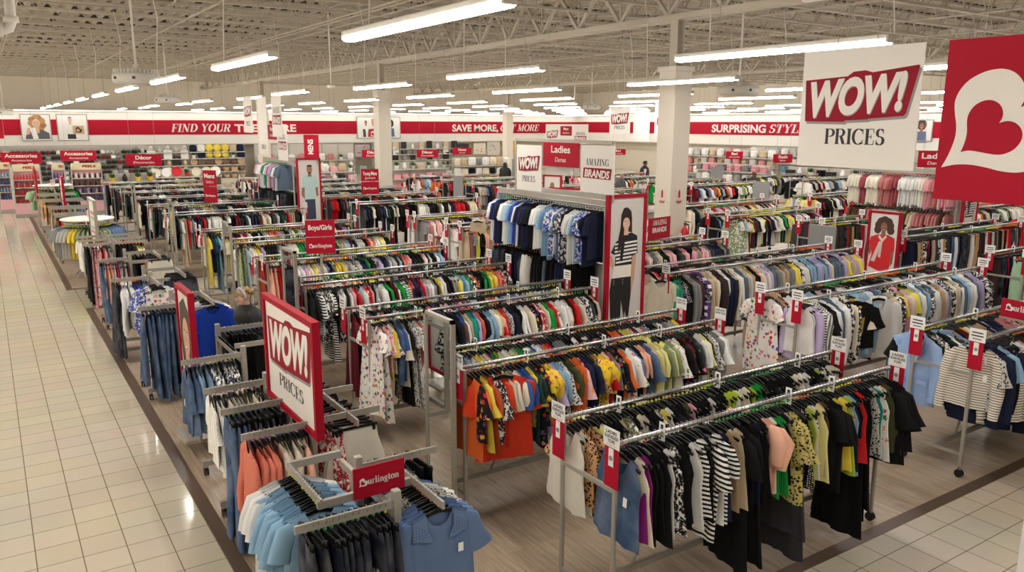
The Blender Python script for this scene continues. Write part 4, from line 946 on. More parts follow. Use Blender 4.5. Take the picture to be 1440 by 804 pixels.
hang('ivr.t*5 ros.t*3 ivr.t*6 dpk.t*5 ros.t*3 wht.t*8 ivr.t*3 pnk.t*3 dpk.t*2 ivr.t*1 pnk.t*4', (17.0, 11.25), (17.0, 8.84), 2.395, 'upper rail of the pink-and-white rack', 0, .055, seed=10)
hang('', (17.0, 11.25), (17.0, 8.84), 1.655, 'lower rail of the pink-and-white rack', 0, .08, ['bei.t', 'crm.b', 'brn.t', 'dpk.t'], seed=11)
gantry('far-ladies', 20.5, 26.5, 28.9)
hang('lbl.t*3 bei.t*3 sag.t*3 lbl.t*2 nvy.t*5 ddn.t*4', (20.5, 28.8), (20.5, 26.55), 2.395, 'upper rail of the far-ladies rack', 0, .12, seed=12)
# signs standing on the ladies rack
fr = thing('sign_stand', 'grey metal frame carrying three signs over the ladies rack', 'frame', (6.5, 7.72, 2.45))
for yy in (-.12, 2.05): MB().box((0, yy, .36), (.03, .03, .74)).build('post', STEEL, fr)
MB().bar((0, -.12, .73), (0, 2.05, .73), .03, .04).build('top_bar', STEEL, fr)
sign_board('price_sign', 'white sign reading WOW! PRICES left of the Ladies sign', (6.46, 9.38, 2.79), -PI / 2, .62, .64, art_wow)
sign_board('brand_sign', 'white sign reading AMAZING BRANDS right of the Ladies sign', (6.46, 7.86, 2.84), -PI / 2, .66, .6, art_brands)
sign_board('department_sign', 'red sign reading Ladies Damas between two white signs', (6.45, 8.62, 3.0), -PI / 2, .8, .32, art_dept('Ladies', 'Damas'), SIGNRED)
# hanging big signs at the right
def wires(t, pts):
    for x, z in pts: MB().tube([(x, 0, z), (x + .01, 0, z + 1.4)], .003, 5).build('wire', STEEL, t)
def art_wow_big(t, w, h, y): art_wow(t, w, h, y, .9, .01)
t = sign_board('price_sign', 'large white hanging sign reading WOW! PRICES at the upper right', (5.43, 3.62, 3.52), -PI / 2, .965, .87, art_wow_big, thick=.01)
wires(t, ((-.2, .43), (.12, .43)))
def art_heart(t, w, h, y):
    m = MB(); heart(m, -.115, 0, h * .61, y, 0, 1); m.build('heart_emblem', [WHITE, SIGNRED], t)
t = sign_board('heart_sign', 'large red hanging sign with a white heart emblem at the right edge', (5.4, 2.46, 3.43), -PI / 2, 1.0, 1.04, art_heart, SIGNRED, thick=.01)
wires(t, ((-.28, .52), (.3, .52)))
t = thing('hanging_rail', 'white metal channel hung above the large white price sign', 'rail', (5.43, 3.0, 4.35)); MB().box((0, 0, 0), (.06, 2.3, .04), bev=.004).build('channel', HOUS, t)
w2 = MB()
for yy in (-.9, .9): w2.tube([(0, yy, .02), (0, yy, 1.5)], .004, 5)
w2.build('wire', STEEL, t)
# hanging signs beyond the square columns
def hung(label, x, y, z, w, h, art, base=WHITE, nm='price_sign'):
    t = sign_board(nm, label, (x, y, z), -PI / 2, w, h, art, base); wires(t, ((-w * .3, h / 2), (w * .3, h / 2))); return t
def art_duo(t, w, h, y):
    g = link('upper_print', None, t, (0, 0, h * .2)); art_brands(g, w, h * .55, y)
hung('narrow white hanging sign reading WOW! PRICES over the mens rack', 5.3, 19.4, 3.59, .68, .82, art_wow)
hung('blank white hanging sign between two printed ones over the mens rack', 5.4, 18.6, 3.46, .66, 1.04, None, nm='blank_sign')
hung('white hanging sign reading AMAZING BRANDS over the mens rack', 5.5, 17.85, 3.55, .7, .9, art_brands, nm='brand_sign')
hung('white hanging sign reading WOW! PRICES left of the boxed column', 14.6, 16.85, 3.49, .84, .7, art_wow)
hung('blank white hanging sign just left of the boxed column', 14.6, 15.98, 3.38, .62, .8, None, nm='blank_sign')
hung('white hanging sign reading AMAZING BRANDS partly hidden by the boxed column', 14.6, 15.0, 3.55, .95, .85, art_brands, nm='brand_sign')
hero('rto.t', 3.46, 5.4, -.3, 'near rail of the orange-tee rack', sc=1.06)
hero('wht.j', 8.98, 5.46, -.5, 'near rail of the white-blazer rack', sc=1.04)
hero('blk.b', 8.6, 5.5, -.6, 'near rail of the white-blazer rack')
hero('pwd.j', 8.02, 4.16, -.7 + PI, 'far rail of the blue-blazer rack', sc=1.02)
hero('crs.l', 8.04, 3.5, -.5, 'near rail of the blue-blazer rack', sc=1.05)
hero('crm.t', 7.5, 7.72, -.3, 'far rail of the green-vest rack')
hero('rto.t', 3.95, 10.1, -.2, 'far rail of the striped-blouse rack')
hero('dpk.m', 8.5, 13.45, -.15, 'near rail of the pink-maxi rack', z=1.6)
hero('bei.m', 8.05, 13.45, -.6, 'near rail of the pink-maxi rack', z=1.6)
hero('blk.w', 9.3, 11.52, -.3, 'near rail of the dark-cardigan rack')
hero('grp.m', 14.0, 11.95, -.35, 'near rail of the green-maxi rack')
hero('mnt.r', 13.6, 5.6, -.4, 'near rail of the mint-trousers rack')
hero('ldn.e', 14.6, 5.6, -.6, 'near rail of the mint-trousers rack')
# signs on the mens rack
sign_board('price_sign', 'small white WOW! PRICES sign standing on the mens rack', (6.66, 22.95, 2.95), -PI / 2, .75, .85, art_wow)
sign_board('department_sign', 'small red Mens sign standing on the mens rack', (6.66, 22.1, 3.16), -PI / 2, .75, .4, art_dept('Mens', 'Caballeros'), SIGNRED)
sign_board('brand_sign', 'white AMAZING BRANDS sign standing on the mens rack', (6.66, 21.25, 2.9), -PI / 2, .8, .95, art_brands)
def art_mens(t, w, h, y):
    p, f, tw = sans('MENS', .03); s = h * .62 / tw; m = MB()
    m.add([(-(b * s * 1.6) + w * .12, y, a * s - h * .31) for a, b in p], f); m.build('lettering', WHITE, t)
sign_board('department_sign', 'tall red sign with MENS written upwards beside the man poster', (7.15, 20.4, 2.8), -PI / 2 + .5, .5, .62, art_mens, RED)
# far sign gantry in front of the corner
t = sign_board('department_sign', 'wide white sign board with WOW! and Mens standing before the far corner', (21.0, 27.7, 3.0), -PI / 2, 3.0, .8, None)
g = link('red_plate', None, t, (0, -.01, .12)); MB().box((0, 0, 0), (.8, .01, .4)).build('plate', SIGNRED, g); art_dept('Mens', 'Caballeros')(g, .8, .4, -.008)
g = link('price_print', None, t, (-1.0, -.01, -.1)); art_wow(g, .95, .8, -.002); g = link('brand_print', None, t, (1.0, -.01, -.1)); art_brands(g, .95, .8, -.002)
# ------------------------------------------------------------------ four-way racks along the aisle
def four_way(label, xc, posts, arms, links=(), z=1.2, sign=None):
    t = thing('four_way_rack', label, 'clothes rack', (xc, posts[0], 0))
    Y = posts[0]
    for y in posts: MB().box((0, y - Y, (z + .06) / 2 + .06), (.05, .05, z - .06), bev=.005).build('post', STEEL, t)
    if len(posts) > 1: MB().bar((0, 0, z - .1), (0, posts[-1] - Y, z - .1), .035, .05).build('beam', STEEL, t)
    for y in (posts[0], posts[-1]):
        MB().bar((-.46, y - Y, .13), (.46, y - Y, .13), .04, .05).build('foot', STEEL, t)
        for s in (-1, 1): caster(t, s * .43, y - Y)
    if len(posts) > 1: MB().bar((0, 0, .16), (0, posts[-1] - Y, .16), .04, .05).build('base_beam', STEEL, t)
    for (x0, y0, x1, y1) in arms:
        MB().bar((x0 - xc, y0 - Y, z - .025), (x1 - xc, y1 - Y, z - .025), .016, .05).build('arm', STEEL, t)
    for (x0, y0, x1, y1, zz) in links:
        MB().bar((x0 - xc, y0 - Y, zz), (x1 - xc, y1 - Y, zz), .03, .05).build('link_bar', STEEL, t)
    return t
AZ = 1.2
def arm_hang(seq, p, q, where, step=.045, fill=None, rz=None, seed=3, z=AZ):
    hang(seq, p, q, z + .002, where, rz, step, fill, 'ygopb', .12, .03, seed=seed)
# nearest one, with the red store-name plate
w = 'the aisle rack nearest the camera'
four_way('grey four-way rack nearest the camera beside the tiled aisle', 1.84, (4.05, 4.63), ((1.22, 4.05, 1.84, 4.05), (1.84, 4.63, 2.42, 4.63), (1.46, 4.28, 1.46, 4.95), (2.06, 3.86, 2.06, 4.45)), ((1.44, 4.3, 2.1, 4.3, 1.16), (1.46, 4.95, 1.84, 4.95, 1.16), (1.84, 4.63, 1.84, 4.95, 1.1)))
arm_hang('ddn.e*13', (1.25, 4.05), (1.82, 4.05), 'front arm of the nearest aisle rack', .043)
arm_hang('sky.t*7 lbl.t*4 wht.t*5', (1.46, 4.3), (1.46, 4.93), 'aisle arm of the nearest aisle rack', .036)
arm_hang('dus.b*5 gle.b*3 wht.b*3 lcb.b*3', (2.06, 3.9), (2.06, 4.44), 'right arm of the nearest aisle rack', .04)
arm_hang('blk.q*8', (1.9, 4.63), (2.4, 4.63), 'far arm of the nearest aisle rack', .05)
sign_board('store_sign', 'red sign with white Burlington lettering on the nearest aisle rack', (1.83, 4.27, 1.245), .0, .34, .2, art_burl, SIGNRED)
# second, with the framed WOW! sign
four_way('grey four-way rack with the framed WOW! PRICES sign', 1.86, (5.57, 6.17, 6.76), ((1.33, 5.57, 1.86, 5.57), (1.33, 6.17, 1.86, 6.17), (1.33, 6.76, 1.86, 6.76), (1.86, 5.6, 2.42, 5.6), (1.86, 6.2, 2.44, 6.2), (2.15, 5.38, 2.15, 6.2), (2.15, 6.2, 2.15, 6.9)))
arm_hang('cor.w*5 knc.l*4 ivr.k*2 pea.b*2 crm.b*2', (1.36, 5.57), (1.85, 5.57), 'front arm of the framed-sign aisle rack', .036)
arm_hang('den.e*3 ddn.e*5 blk.e*4', (1.36, 6.17), (1.85, 6.17), 'middle arm of the framed-sign aisle rack', .042)
arm_hang('lcw.b*3 ivr.b*3 crm.b*3 bwp.b*2', (1.36, 6.76), (1.85, 6.76), 'far arm of the framed-sign aisle rack', .042)
arm_hang('ivr.q*2 rdp.q*5 blk.q*2', (2.15, 5.42), (2.15, 6.16), 'right front arm of the framed-sign aisle rack', .07)
arm_hang('blk.h*3 orp.h*4 rdp.h*3', (2.15, 6.25), (2.15, 6.86), 'right far arm of the framed-sign aisle rack', .06)
arm_hang('rdp.q*3 blk.q*2', (1.95, 5.6), (2.1, 5.6), 'right side arm of the framed-sign aisle rack', .045)
t = sign_board('price_sign', 'white WOW! PRICES sign in a thick red frame beside the aisle', (1.83, 5.92, 1.575), -PI / 2, 1.14, .8, lambda t, w, h, y: art_wow(t, w, h, y, .9, .05), edge=RED, thick=.02)
for s in (-1, 1): MB().box((s * .45, 0, -.79), (.03, .03, .74)).build('support', STEEL, t)
# third, with a portrait in a red frame
four_way('grey four-way rack behind the tall framed portrait by the aisle', 1.92, (7.72, 8.75), ((1.34, 7.72, 1.92, 7.72), (1.92, 8.8, 2.44, 8.8), (2.42, 8.05, 2.42, 8.8), (1.92, 8.05, 2.5, 8.05)), ((1.92, 8.8, 1.92, 8.05, 1.1),))
arm_hang('den.b*2 ldn.b*3 nvp.b*4 bwp.b*4', (1.37, 7.72), (1.9, 7.72), 'front arm of the portrait aisle rack', .038)
arm_hang('blk.e*9', (1.98, 8.8), (2.42, 8.8), 'far arm of the portrait aisle rack', .045)
arm_hang('blk.e*10', (2.42, 8.1), (2.42, 8.78), 'right arm of the portrait aisle rack', .06)
# fourth: jeans
four_way('grey four-way rack with long blue jeans facing the aisle', 1.85, (10.35, 10.95), ((1.36, 10.35, 1.85, 10.35), (1.85, 10.95, 2.4, 10.95), (2.22, 10.2, 2.22, 10.95)), ((1.85, 10.35, 2.22, 10.35, 1.1),))
arm_hang('den.i*4 den.e*3 slt.e*2 blp.b*1', (1.38, 10.35), (1.84, 10.35), 'front arm of the blue-jeans aisle rack', .05)
arm_hang('bwp.b*9', (1.92, 10.95), (2.38, 10.95), 'far arm of the blue-jeans aisle rack', .045)
arm_hang('roy.b*4 lcw.b*4', (2.22, 10.24), (2.22, 10.9), 'right arm of the blue-jeans aisle rack', .07)
# fifth: white shirts
four_way('grey four-way rack with white shirts facing the aisle', 1.85, (12.5, 13.1), ((1.33, 12.5, 1.85, 12.5), (1.85, 13.1, 2.45, 13.1), (2.3, 12.3, 2.3, 13.1), (1.85, 11.85, 1.85, 12.5)), ((1.85, 12.6, 2.3, 12.6, 1.1),))
arm_hang('ddn.i*2 wht.s*5 blp.b*3 sky.k*4 bwp.b*2', (1.35, 12.5), (1.84, 12.5), 'front arm of the white-shirt aisle rack', .032)
arm_hang('flw.m*2 blp.b*3', (1.85, 11.9), (1.85, 12.4), 'near arm of the white-shirt aisle rack', .07)
arm_hang('ddn.e*6 blk.e*3', (2.3, 12.34), (2.3, 13.05), 'right arm of the white-shirt aisle rack', .07)
# sixth: flared jeans and peach tops
four_way('grey four-way rack with flared jeans and peach tops facing the aisle', 1.85, (14.45, 15.05), ((1.33, 14.45, 1.85, 14.45), (1.85, 15.05, 2.45, 15.05), (2.3, 14.25, 2.3, 15.05)), ((1.85, 14.5, 2.3, 14.5, 1.1),))
arm_hang('den.i*2 pea.k*3 crm.k*2 hpk.k*1 lgr.k*4 mar.k*3', (1.36, 14.45), (1.84, 14.45), 'front arm of the peach-top aisle rack', .034)
arm_hang('ivr.r*2 tan.r*2 mar.r*3', (2.3, 14.3), (2.3, 15.0), 'right arm of the peach-top aisle rack', .08)
arm_hang('blk.e*6', (1.95, 15.05), (2.4, 15.05), 'far arm of the peach-top aisle rack', .06)
# seventh: three tiers of arms beside the tall white sign
four_way('grey four-way rack with stacked arms beside the tall white sign', 1.85, (16.5, 17.1, 17.7), ((1.33, 16.5, 1.85, 16.5), (1.33, 17.1, 1.85, 17.1), (1.33, 17.7, 1.85, 17.7), (1.85, 16.5, 2.45, 16.5), (1.85, 17.1, 2.45, 17.1), (1.85, 17.7, 2.45, 17.7)))
arm_hang('blk.r*2 flp.m*3 dpk.b*2 lgr.k*5', (1.36, 16.5), (1.84, 16.5), 'front arm of the tall-white-sign rack', .045)
for i, y in enumerate((17.1, 17.7)): arm_hang('', (1.36, y), (1.84, y), '%s arm of the tall-white-sign rack' % ('middle', 'far')[i], .06, ['wht.t', 'lgr.t', 'blk.t'])
for i, y in enumerate((16.5, 17.1, 17.7)): arm_hang('', (1.92, y), (2.44, y), '%s right arm of the tall-white-sign rack' % ('front', 'middle', 'far')[i], .06, ['bwp.b', 'crm.t', 'blk.t', 'pye.t'])
for i, (y, f1, f2) in enumerate(((22.0, ['leo.b', 'brn.t', 'red.t'], ['pye.t', 'red.t']), (24.0, ['brn.t', 'rus.t', 'crm.m'], ['tea.t', 'lbl.t']), (26.4, ['leo.t', 'tan.t', 'ddn.e'], ['bwp.t', 'blk.t']), (28.6, ['olv.t', 'tan.t'], ['blk.t', 'gry.t']))):
    nm = '%s small rack beyond the round table rack' % ORD[i]
    four_way('grey four-way rack, ' + nm, 1.75, (y, y + .6), ((1.25, y, 1.75, y), (1.75, y + .6, 2.3, y + .6), (1.25, y + .6, 1.75, y + .6), (1.75, y, 2.3, y)))
    arm_hang('', (1.28, y), (1.74, y), 'front arm, ' + nm, .06, f1); arm_hang('', (1.8, y + .6), (2.28, y + .6), 'back arm, ' + nm, .06, f2)
    arm_hang('', (1.8, y), (2.28, y), 'right arm, ' + nm, .06, f2)
# round racks with white tops
def round_rack(label, x, y, seq, where, r=.55):
    t = thing('round_rack', label, 'clothes rack', (x, y, 0))
    MB().lathe([(r - .02, 1.27), (r, 1.275), (r, 1.295), (r - .02, 1.3), (.001, 1.3)], 40).build('top', WHITE, t)
    MB().tube([((r - .09) * math.cos(a), (r - .09) * math.sin(a), 1.2) for a in [2 * PI * k / 40 for k in range(41)]], .014, 6, 0, False).build('ring_rail', CHROME, t, True)
    for k in range(4):
        a = PI / 4 + k * PI / 2; MB().tube([(.2 * math.cos(a), .2 * math.sin(a), 1.28), (.2 * math.cos(a), .2 * math.sin(a), .2), (.42 * math.cos(a), .42 * math.sin(a), .02)], .016, 6).build('leg', STEEL, t)
    items = parse(seq); n = len(items)
    for i, (k, c) in enumerate(items):
        a = 2 * PI * i / n - 2.6
        PLACED.append((k, c, x + (r - .09) * math.cos(a), y + (r - .09) * math.sin(a), 1.214, a, where, 'y', 1.0))
round_rack('round grey rack with a white disc top beside the tall white sign', 1.78, 20.1, 'lgr.t*3 yel.t*2 sag.t*3 olv.t*2 sag.t*3 dus.t*4 slt.t*3 cha.t*4 wht.t*3 pnk.t*2 lbl.t*4 sag.t*4 mnt.t*3 lbl.t*4 gry.t*4', 'round white-topped rack')
round_rack('small round rack with a white disc top by the pink shelves', 1.85, 31.6, 'sag.b*4 olv.b*4 grn.b*3 blk.t*14 mnt.t*4', 'far round rack', .6)
def little_card(x, y, z, label):
    t = thing('sign_holder', label, 'sign', (x, y, z), -.4); MB().box((0, 0, .11), (.16, .004, .16)).build('card', mat('card_rose', rgb(226, 180, 184), .5), t); MB().box((0, .02, .01), (.14, .06, .02)).build('base', CHROME, t)
    m = MB(); put_text(m, sans('WOW', .04), 0, .1, .1, .03, -.004); m.build('lettering', SIGNRED, t)
little_card(1.85, 20.0, 1.3, 'small pink card standing on the nearer round white top'); little_card(1.85, 31.4, 1.3, 'small pink card standing on the farther round white top')
# ------------------------------------------------------------------ picture signs
class Pic:
    def __init__(s): s.m = MB(); s.mats = []; s.k = 0
    def mi(s, c):
        c = cm(*c)
        if c not in s.mats: s.mats.append(c)
        s.k += 1; return s.mats.index(c)
    def e(s, c, cx, cz, rx, rz, **kw): i = s.mi(c); s.m.ell(cx, cz, rx, rz, -s.k * .0004, i, **kw); return s
    def p(s, c, pts): i = s.mi(c); s.m.poly(pts, -s.k * .0004, i); return s
    def done(s, t, y, name='picture'): o = s.m.build(name, s.mats, t, False, (0, y, 0)); return o
SK1, SK2, SK3 = (206, 160, 134), (150, 102, 76), (226, 184, 160)
def face(P, cx, cz, s, skin, smile=True):
    P.p(skin, [(cx - .42 * s, cz - .8 * s), (cx + .42 * s, cz - .8 * s), (cx + .5 * s, cz - 1.9 * s), (cx - .5 * s, cz - 1.9 * s)])
    P.e(skin, cx, cz, .74 * s, 1.0 * s)
    for g in (-1, 1):
        P.e((250, 250, 250), cx + g * .3 * s, cz + .12 * s, .14 * s, .07 * s, n=10); P.e((50, 34, 28), cx + g * .3 * s, cz + .12 * s, .07 * s, .07 * s, n=8)
        P.p((60, 42, 34), [(cx + g * .14 * s, cz + .3 * s), (cx + g * .46 * s, cz + .3 * s), (cx + g * .44 * s, cz + .36 * s), (cx + g * .16 * s, cz + .37 * s)])
    d = tuple(int(v * .82) for v in skin); P.p(d, [(cx - .1 * s, cz - .2 * s), (cx + .1 * s, cz - .2 * s), (cx + .03 * s, cz + .06 * s)])
    if smile:
        P.e((170, 70, 72), cx, cz - .45 * s, .32 * s, .17 * s, n=14, a0=PI, a1=2 * PI); P.p((250, 248, 244), [(cx - .26 * s, cz - .46 * s), (cx + .26 * s, cz - .46 * s), (cx + .18 * s, cz - .54 * s), (cx - .18 * s, cz - .54 * s)])
    else: P.p((160, 80, 76), [(cx - .2 * s, cz - .48 * s), (cx + .2 * s, cz - .48 * s), (cx, cz - .54 * s)])
def art_lady(t, w, h, y):
    P = Pic(); f = lambda l: [((a - 178) * .00316, .77 - (b - 75) * .00316) for a, b in l]
    P.p((214, 208, 202), f([(92, 76), (264, 76), (264, 570), (92, 570)])); P.p((200, 194, 188), f([(92, 560), (264, 560), (264, 590), (92, 590)]))
    HR = (44, 30, 28)
    P.p(HR, f([(160, 104), (178, 100), (196, 118), (206, 160), (208, 205), (190, 200), (165, 215), (150, 250), (132, 275), (136, 225), (146, 180), (148, 130)]))
    P.p(SK1, f([(84, 288), (104, 292), (118, 330), (112, 350), (86, 318)])); P.p(SK1, f([(210, 300), (234, 296), (228, 390), (206, 486), (180, 490), (186, 455), (208, 400)]))
    P.p((24, 24, 30), f([(150, 226), (168, 208), (206, 205), (236, 220), (242, 292), (212, 302), (210, 336), (120, 336), (122, 292), (98, 280), (122, 238)]))
    for i in range(6): P.p((238, 234, 228), f([(118, 244 + i * 15), (236, 238 + i * 15), (238, 246 + i * 15), (118, 252 + i * 15)]) if i < 4 else f([(124, 244 + i * 15), (208, 240 + i * 15), (208, 248 + i * 15), (124, 252 + i * 15)]))
    P.p((24, 24, 30), f([(150, 238), (172, 224), (160, 320), (146, 316)])); P.p((238, 232, 222), f([(116, 336), (208, 336), (206, 388), (106, 388)]))
    P.p((26, 24, 28), f([(104, 386), (208, 386), (210, 470), (186, 480), (176, 560), (158, 480), (156, 706), (114, 708), (96, 440)])); P.p((26, 24, 28), f([(160, 470), (210, 460), (196, 600), (190, 560)]))
    for sx in (116, 164):
        for k in range(3): P.e((220, 214, 200), (sx - 178) * .00316, .77 - (394 + 9 * k - 75) * .00316, .006, .006, n=8)
    face(P, (174 - 178) * .00316, .77 - (166 - 75) * .00316, .078, SK3)
    P.p(HR, f([(149, 165), (150, 128), (165, 106), (182, 104), (198, 118), (204, 160), (200, 150), (190, 132), (176, 128), (160, 138), (154, 160)]))
    P.p(HR, f([(150, 150), (154, 170), (153, 205), (150, 250), (138, 280), (130, 270), (138, 220), (146, 180)]))
    P.done(t, y)
PBASE = mat('poster_base', rgb(222, 218, 212), .5)
t = sign_board('poster', 'tall red-framed poster of a woman in a striped top and black trousers', (6.76, 7.62, 1.68), 0, .56, 1.62, art_lady, PBASE, 'poster', RED, .02)
for s in (-1, 1): MB().box((s * .26, .02, -1.24), (.03, .03, .86)).build('support', STEEL, t)
def art_red(t, w, h, y):
    P = Pic(); f = lambda l: [((a - 1190) * .0024, .74 - (b - 135) * .0024) for a, b in l]
    P.p((232, 230, 228), f([(1078, 136), (1302, 136), (1302, 740), (1078, 740)]))
    P.p((240, 236, 230), f([(1090, 590), (1262, 590), (1270, 745), (1085, 745)]))
    for a, b, r in ((1150, 250, 36), (1232, 250, 38), (1192, 222, 44), (1140, 285, 30), (1246, 286, 30), (1165, 225, 36), (1222, 225, 36)): P.e((72, 46, 38), (a - 1190) * .0024, .74 - (b - 135) * .0024, r * .0024, r * .0024)
    P.p(SK2, f([(1075, 400), (1100, 400), (1100, 470), (1088, 490), (1072, 440)])); P.p(SK2, f([(1270, 420), (1288, 420), (1282, 530), (1262, 560)]))
    P.p((214, 30, 38), f([(1150, 320), (1230, 318), (1284, 340), (1290, 430), (1268, 445), (1258, 600), (1180, 604), (1088, 575), (1108, 480), (1096, 420), (1074, 400), (1090, 345)]))
    face(P, 0, .74 - (262 - 135) * .0024, .088, SK2)
    P.p((232, 214, 208), f([(1160, 320), (1184, 350), (1214, 320), (1222, 336), (1186, 380), (1150, 340)])); P.p((232, 214, 208), f([(1162, 372), (1186, 372), (1138, 534), (1106, 530)])); P.p((226, 206, 200), f([(1172, 372), (1190, 376), (1184, 500), (1162, 490)]))
    P.done(t, y)
sign_board('poster', 'red-framed poster of a curly-haired woman in a red blouse', (13.62, 8.3, 1.14), -PI / 2, .54, 1.36, art_red, PBASE, 'poster', RED, .02)
def art_man(t, w, h, y):
    P = Pic(); P.p((206, 202, 196), [(-w / 2 + .01, -h / 2 + .01), (w / 2 - .01, -h / 2 + .01), (w / 2 - .01, h / 2 - .01), (-w / 2 + .01, h / 2 - .01)])
    P.p(SK2, [(-.2, .12), (-.12, .12), (-.13, -.1), (-.06, -.2), (-.12, -.24), (-.22, -.1)]); P.p(SK2, [(.15, .12), (.22, .12), (.24, -.12), (.18, -.16)])
    P.p((48, 58, 84), [(-.13, -.2), (.14, -.2), (.15, -.75), (-.14, -.75)]); P.p((174, 200, 200), [(-.06, .42), (.08, .42), (.2, .36), (.24, .1), (.15, .08), (.15, -.22), (-.14, -.22), (-.13, .1), (-.22, .08), (-.16, .36)])
    face(P, .02, .56, .1, SK2); P.e((34, 26, 24), .02, .63, .078, .05, a0=0, a1=PI); P.e((34, 26, 24), .02, .475, .045, .02); P.done(t, y)
sign_board('poster', 'red-framed poster of a smiling man in a pale polo shirt', (7.05, 20.42, 1.66), 0, .56, 1.62, art_man, PBASE, 'poster', RED, .02)
def art_man2(t, w, h, y):
    P = Pic(); P.p((224, 222, 218), [(-w / 2 + .01, -h / 2 + .01), (w / 2 - .01, -h / 2 + .01), (w / 2 - .01, h / 2 - .01), (-w / 2 + .01, h / 2 - .01)])
    P.p((178, 200, 222), [(-.06, .35), (.06, .35), (.17, .28), (.19, -.2), (-.19, -.2), (-.17, .28)]); P.p((60, 66, 84), [(-.13, -.2), (.14, -.2), (.13, -.7), (-.13, -.7)]); face(P, 0, .5, .095, SK2); P.done(t, y)
sign_board('poster', 'narrow red-framed poster of a man in a light shirt, far left of the ladies rack', (12.9, 17.6, 1.25), -PI / 2 + .4, .5, 1.5, art_man2, PBASE, 'poster', RED, .02)
def art_portrait(t, w, h, y):
    P = Pic(); P.p((216, 206, 196), [(-w / 2 + .01, -h / 2 + .01), (w / 2 - .01, -h / 2 + .01), (w / 2 - .01, h / 2 - .01), (-w / 2 + .01, h / 2 - .01)])
    P.p((54, 38, 32), [(-.24, .52), (0, .62), (.2, .5), (.26, 0), (.2, -.3), (-.2, -.25), (-.28, .1)]); face(P, 0, .2, .21, SK1); P.p((70, 70, 76), [(-.3, -.3), (-.1, -.18), (.1, -.18), (.3, -.3), (.3, -.66), (-.3, -.66)])
    for i in range(6): P.p((226, 224, 220), [(-.3, -.34 - i * .05), (.3, -.34 - i * .05), (.3, -.36 - i * .05), (-.3, -.36 - i * .05)])
    P.done(t, y)
t = sign_board('poster', 'tall red-framed portrait of a smiling woman standing beside the aisle', (1.56, 8.5, 1.02), -PI / 2, .58, 1.36, art_portrait, PBASE, 'poster', RED, .02)
MB().box((0, .0, -.86), (.5, .3, .03)).build('base', STEEL, t); 
for s in (-1, 1): MB().box((s * .28, 0, -.77), (.03, .03, .18)).build('support', STEEL, t)
def art_small(t, w, h, y):
    m = MB(); put_text(m, sans('WOW!', .04, .15), 0, h * .2, w * .7, h * .07, y); put_text(m, serif('PRICES', .2, .06), 0, h * .09, w * .6, h * .05, y, 1)
    put_text(m, serif('AMAZING', .2, .06), 0, -h * .12, w * .62, h * .05, y, 1); put_text(m, sans('BRANDS', .04), 0, -h * .22, w * .66, h * .06, y); m.build('lettering', [SIGNRED, INK], t)
t = sign_board('price_sign', 'tall white price sign in a grey frame beside the aisle', (1.72, 18.2, 1.38), -PI / 2, .95, .92, art_small, WHITE, 'sign', STEEL, .02)
for s in (-1, 1): MB().box((s * .4, 0, -.9), (.04, .04, .9)).build('support', STEEL, t)
t = sign_board('price_sign', 'tall white sign in a red frame farther along the aisle', (1.75, 26.1, 1.38), -PI / 2, .85, .95, art_small, WHITE, 'sign', RED, .02)
for s in (-1, 1): MB().box((s * .36, 0, -.95), (.04, .04, .9)).build('support', STEEL, t)
t = sign_board('price_sign', 'thin red-framed sign by the far round rack', (1.3, 30.2, 1.45), -PI / 2, .6, .85, art_small, WHITE, 'sign', RED, .02)
for s in (-1, 1): MB().box((s * .26, 0, -.95), (.04, .04, 1.0)).build('support', STEEL, t)
sign_board('poster', 'red-framed poster of a woman in white at the end of the pink-and-white rack', (17.35, 8.7, 1.55), 0, .5, 1.5, art_lady, PBASE, 'poster', RED, .02)
sign_board('brand_sign', 'red sign with white brand words beside the column behind the woman poster', (9.2, 9.55, 1.72), .2, .62, .36, lambda t, w, h, y: (lambda m: (put_text(m, serif('AMAZING', .2, .06), 0, .06, .4, .08, y), put_text(m, sans('BRANDS', .04), 0, -.06, .4, .08, y), m.build('lettering', WHITE, t)))(MB()), SIGNRED)
t = sign_board('notice_frame', 'red and white framed notice just left of the ladies rack', (12.6, 16.6, 1.35), -PI / 2 + .5, .9, .75, None, WHITE, 'sign', RED, .02)
MB().box((0, -.012, .16), (.5, .004, .16)).build('header', CARD, t); MB().box((0, -.012, -.12), (.5, .004, .34)).build('red_plate', SIGNRED, t)
# red department plates on poles
def pole_sign(label, x, y, zt, w, h, a, b, rz=-.35, two=True, pole=True):
    t = thing('department_sign', label, 'sign', (x, y, 0), rz)
    if pole: MB().box((0, .02, zt / 2), (.04, .04, zt)).build('pole', STEEL, t)
    g = link('upper_plate', MB().box((0, 0, 0), (w, .02, h)).mesh('plate', SIGNRED), t, (0, 0, zt - h / 2))
    m = MB(); put_text(m, sans(a, .03), 0, -.02 if not b else .0, min(w * .8, h * .26 * len(a)), h * .3, -.0115)
    if b: put_text(m, sans(b, 0, .1), 0, -h * .32, min(w * .6, h * .17 * len(b)), h * .2, -.0115)
    m.build('lettering', WHITE, g)
    if two:
        g = link('lower_plate', MB().box((0, 0, 0), (w, .02, h)).mesh('plate', SIGNRED), t, (0, 0, zt - h * 1.55))
        m = MB(); burlington(m, 0, -h * .12, w * .78, -.0115, 0, 1); m.build('lettering', [WHITE, SIGNRED], g)
pole_sign('two red plates reading Boys/Girls and Burlington on a pole among the racks', 3.98, 11.15, 2.02, .42, .24, 'Boys/Girls', '')
pole_sign('two red plates reading Young Mens and Burlington on a pole by the tall column', 8.5, 19.8, 2.22, .46, .32, 'Young Mens', 'Joven')
pole_sign('two red plates reading Mens and Burlington on a pole before the far shelves', 4.75, 21.3, 2.22, .4, .4, 'Mens', 'Caballeros', -.9)
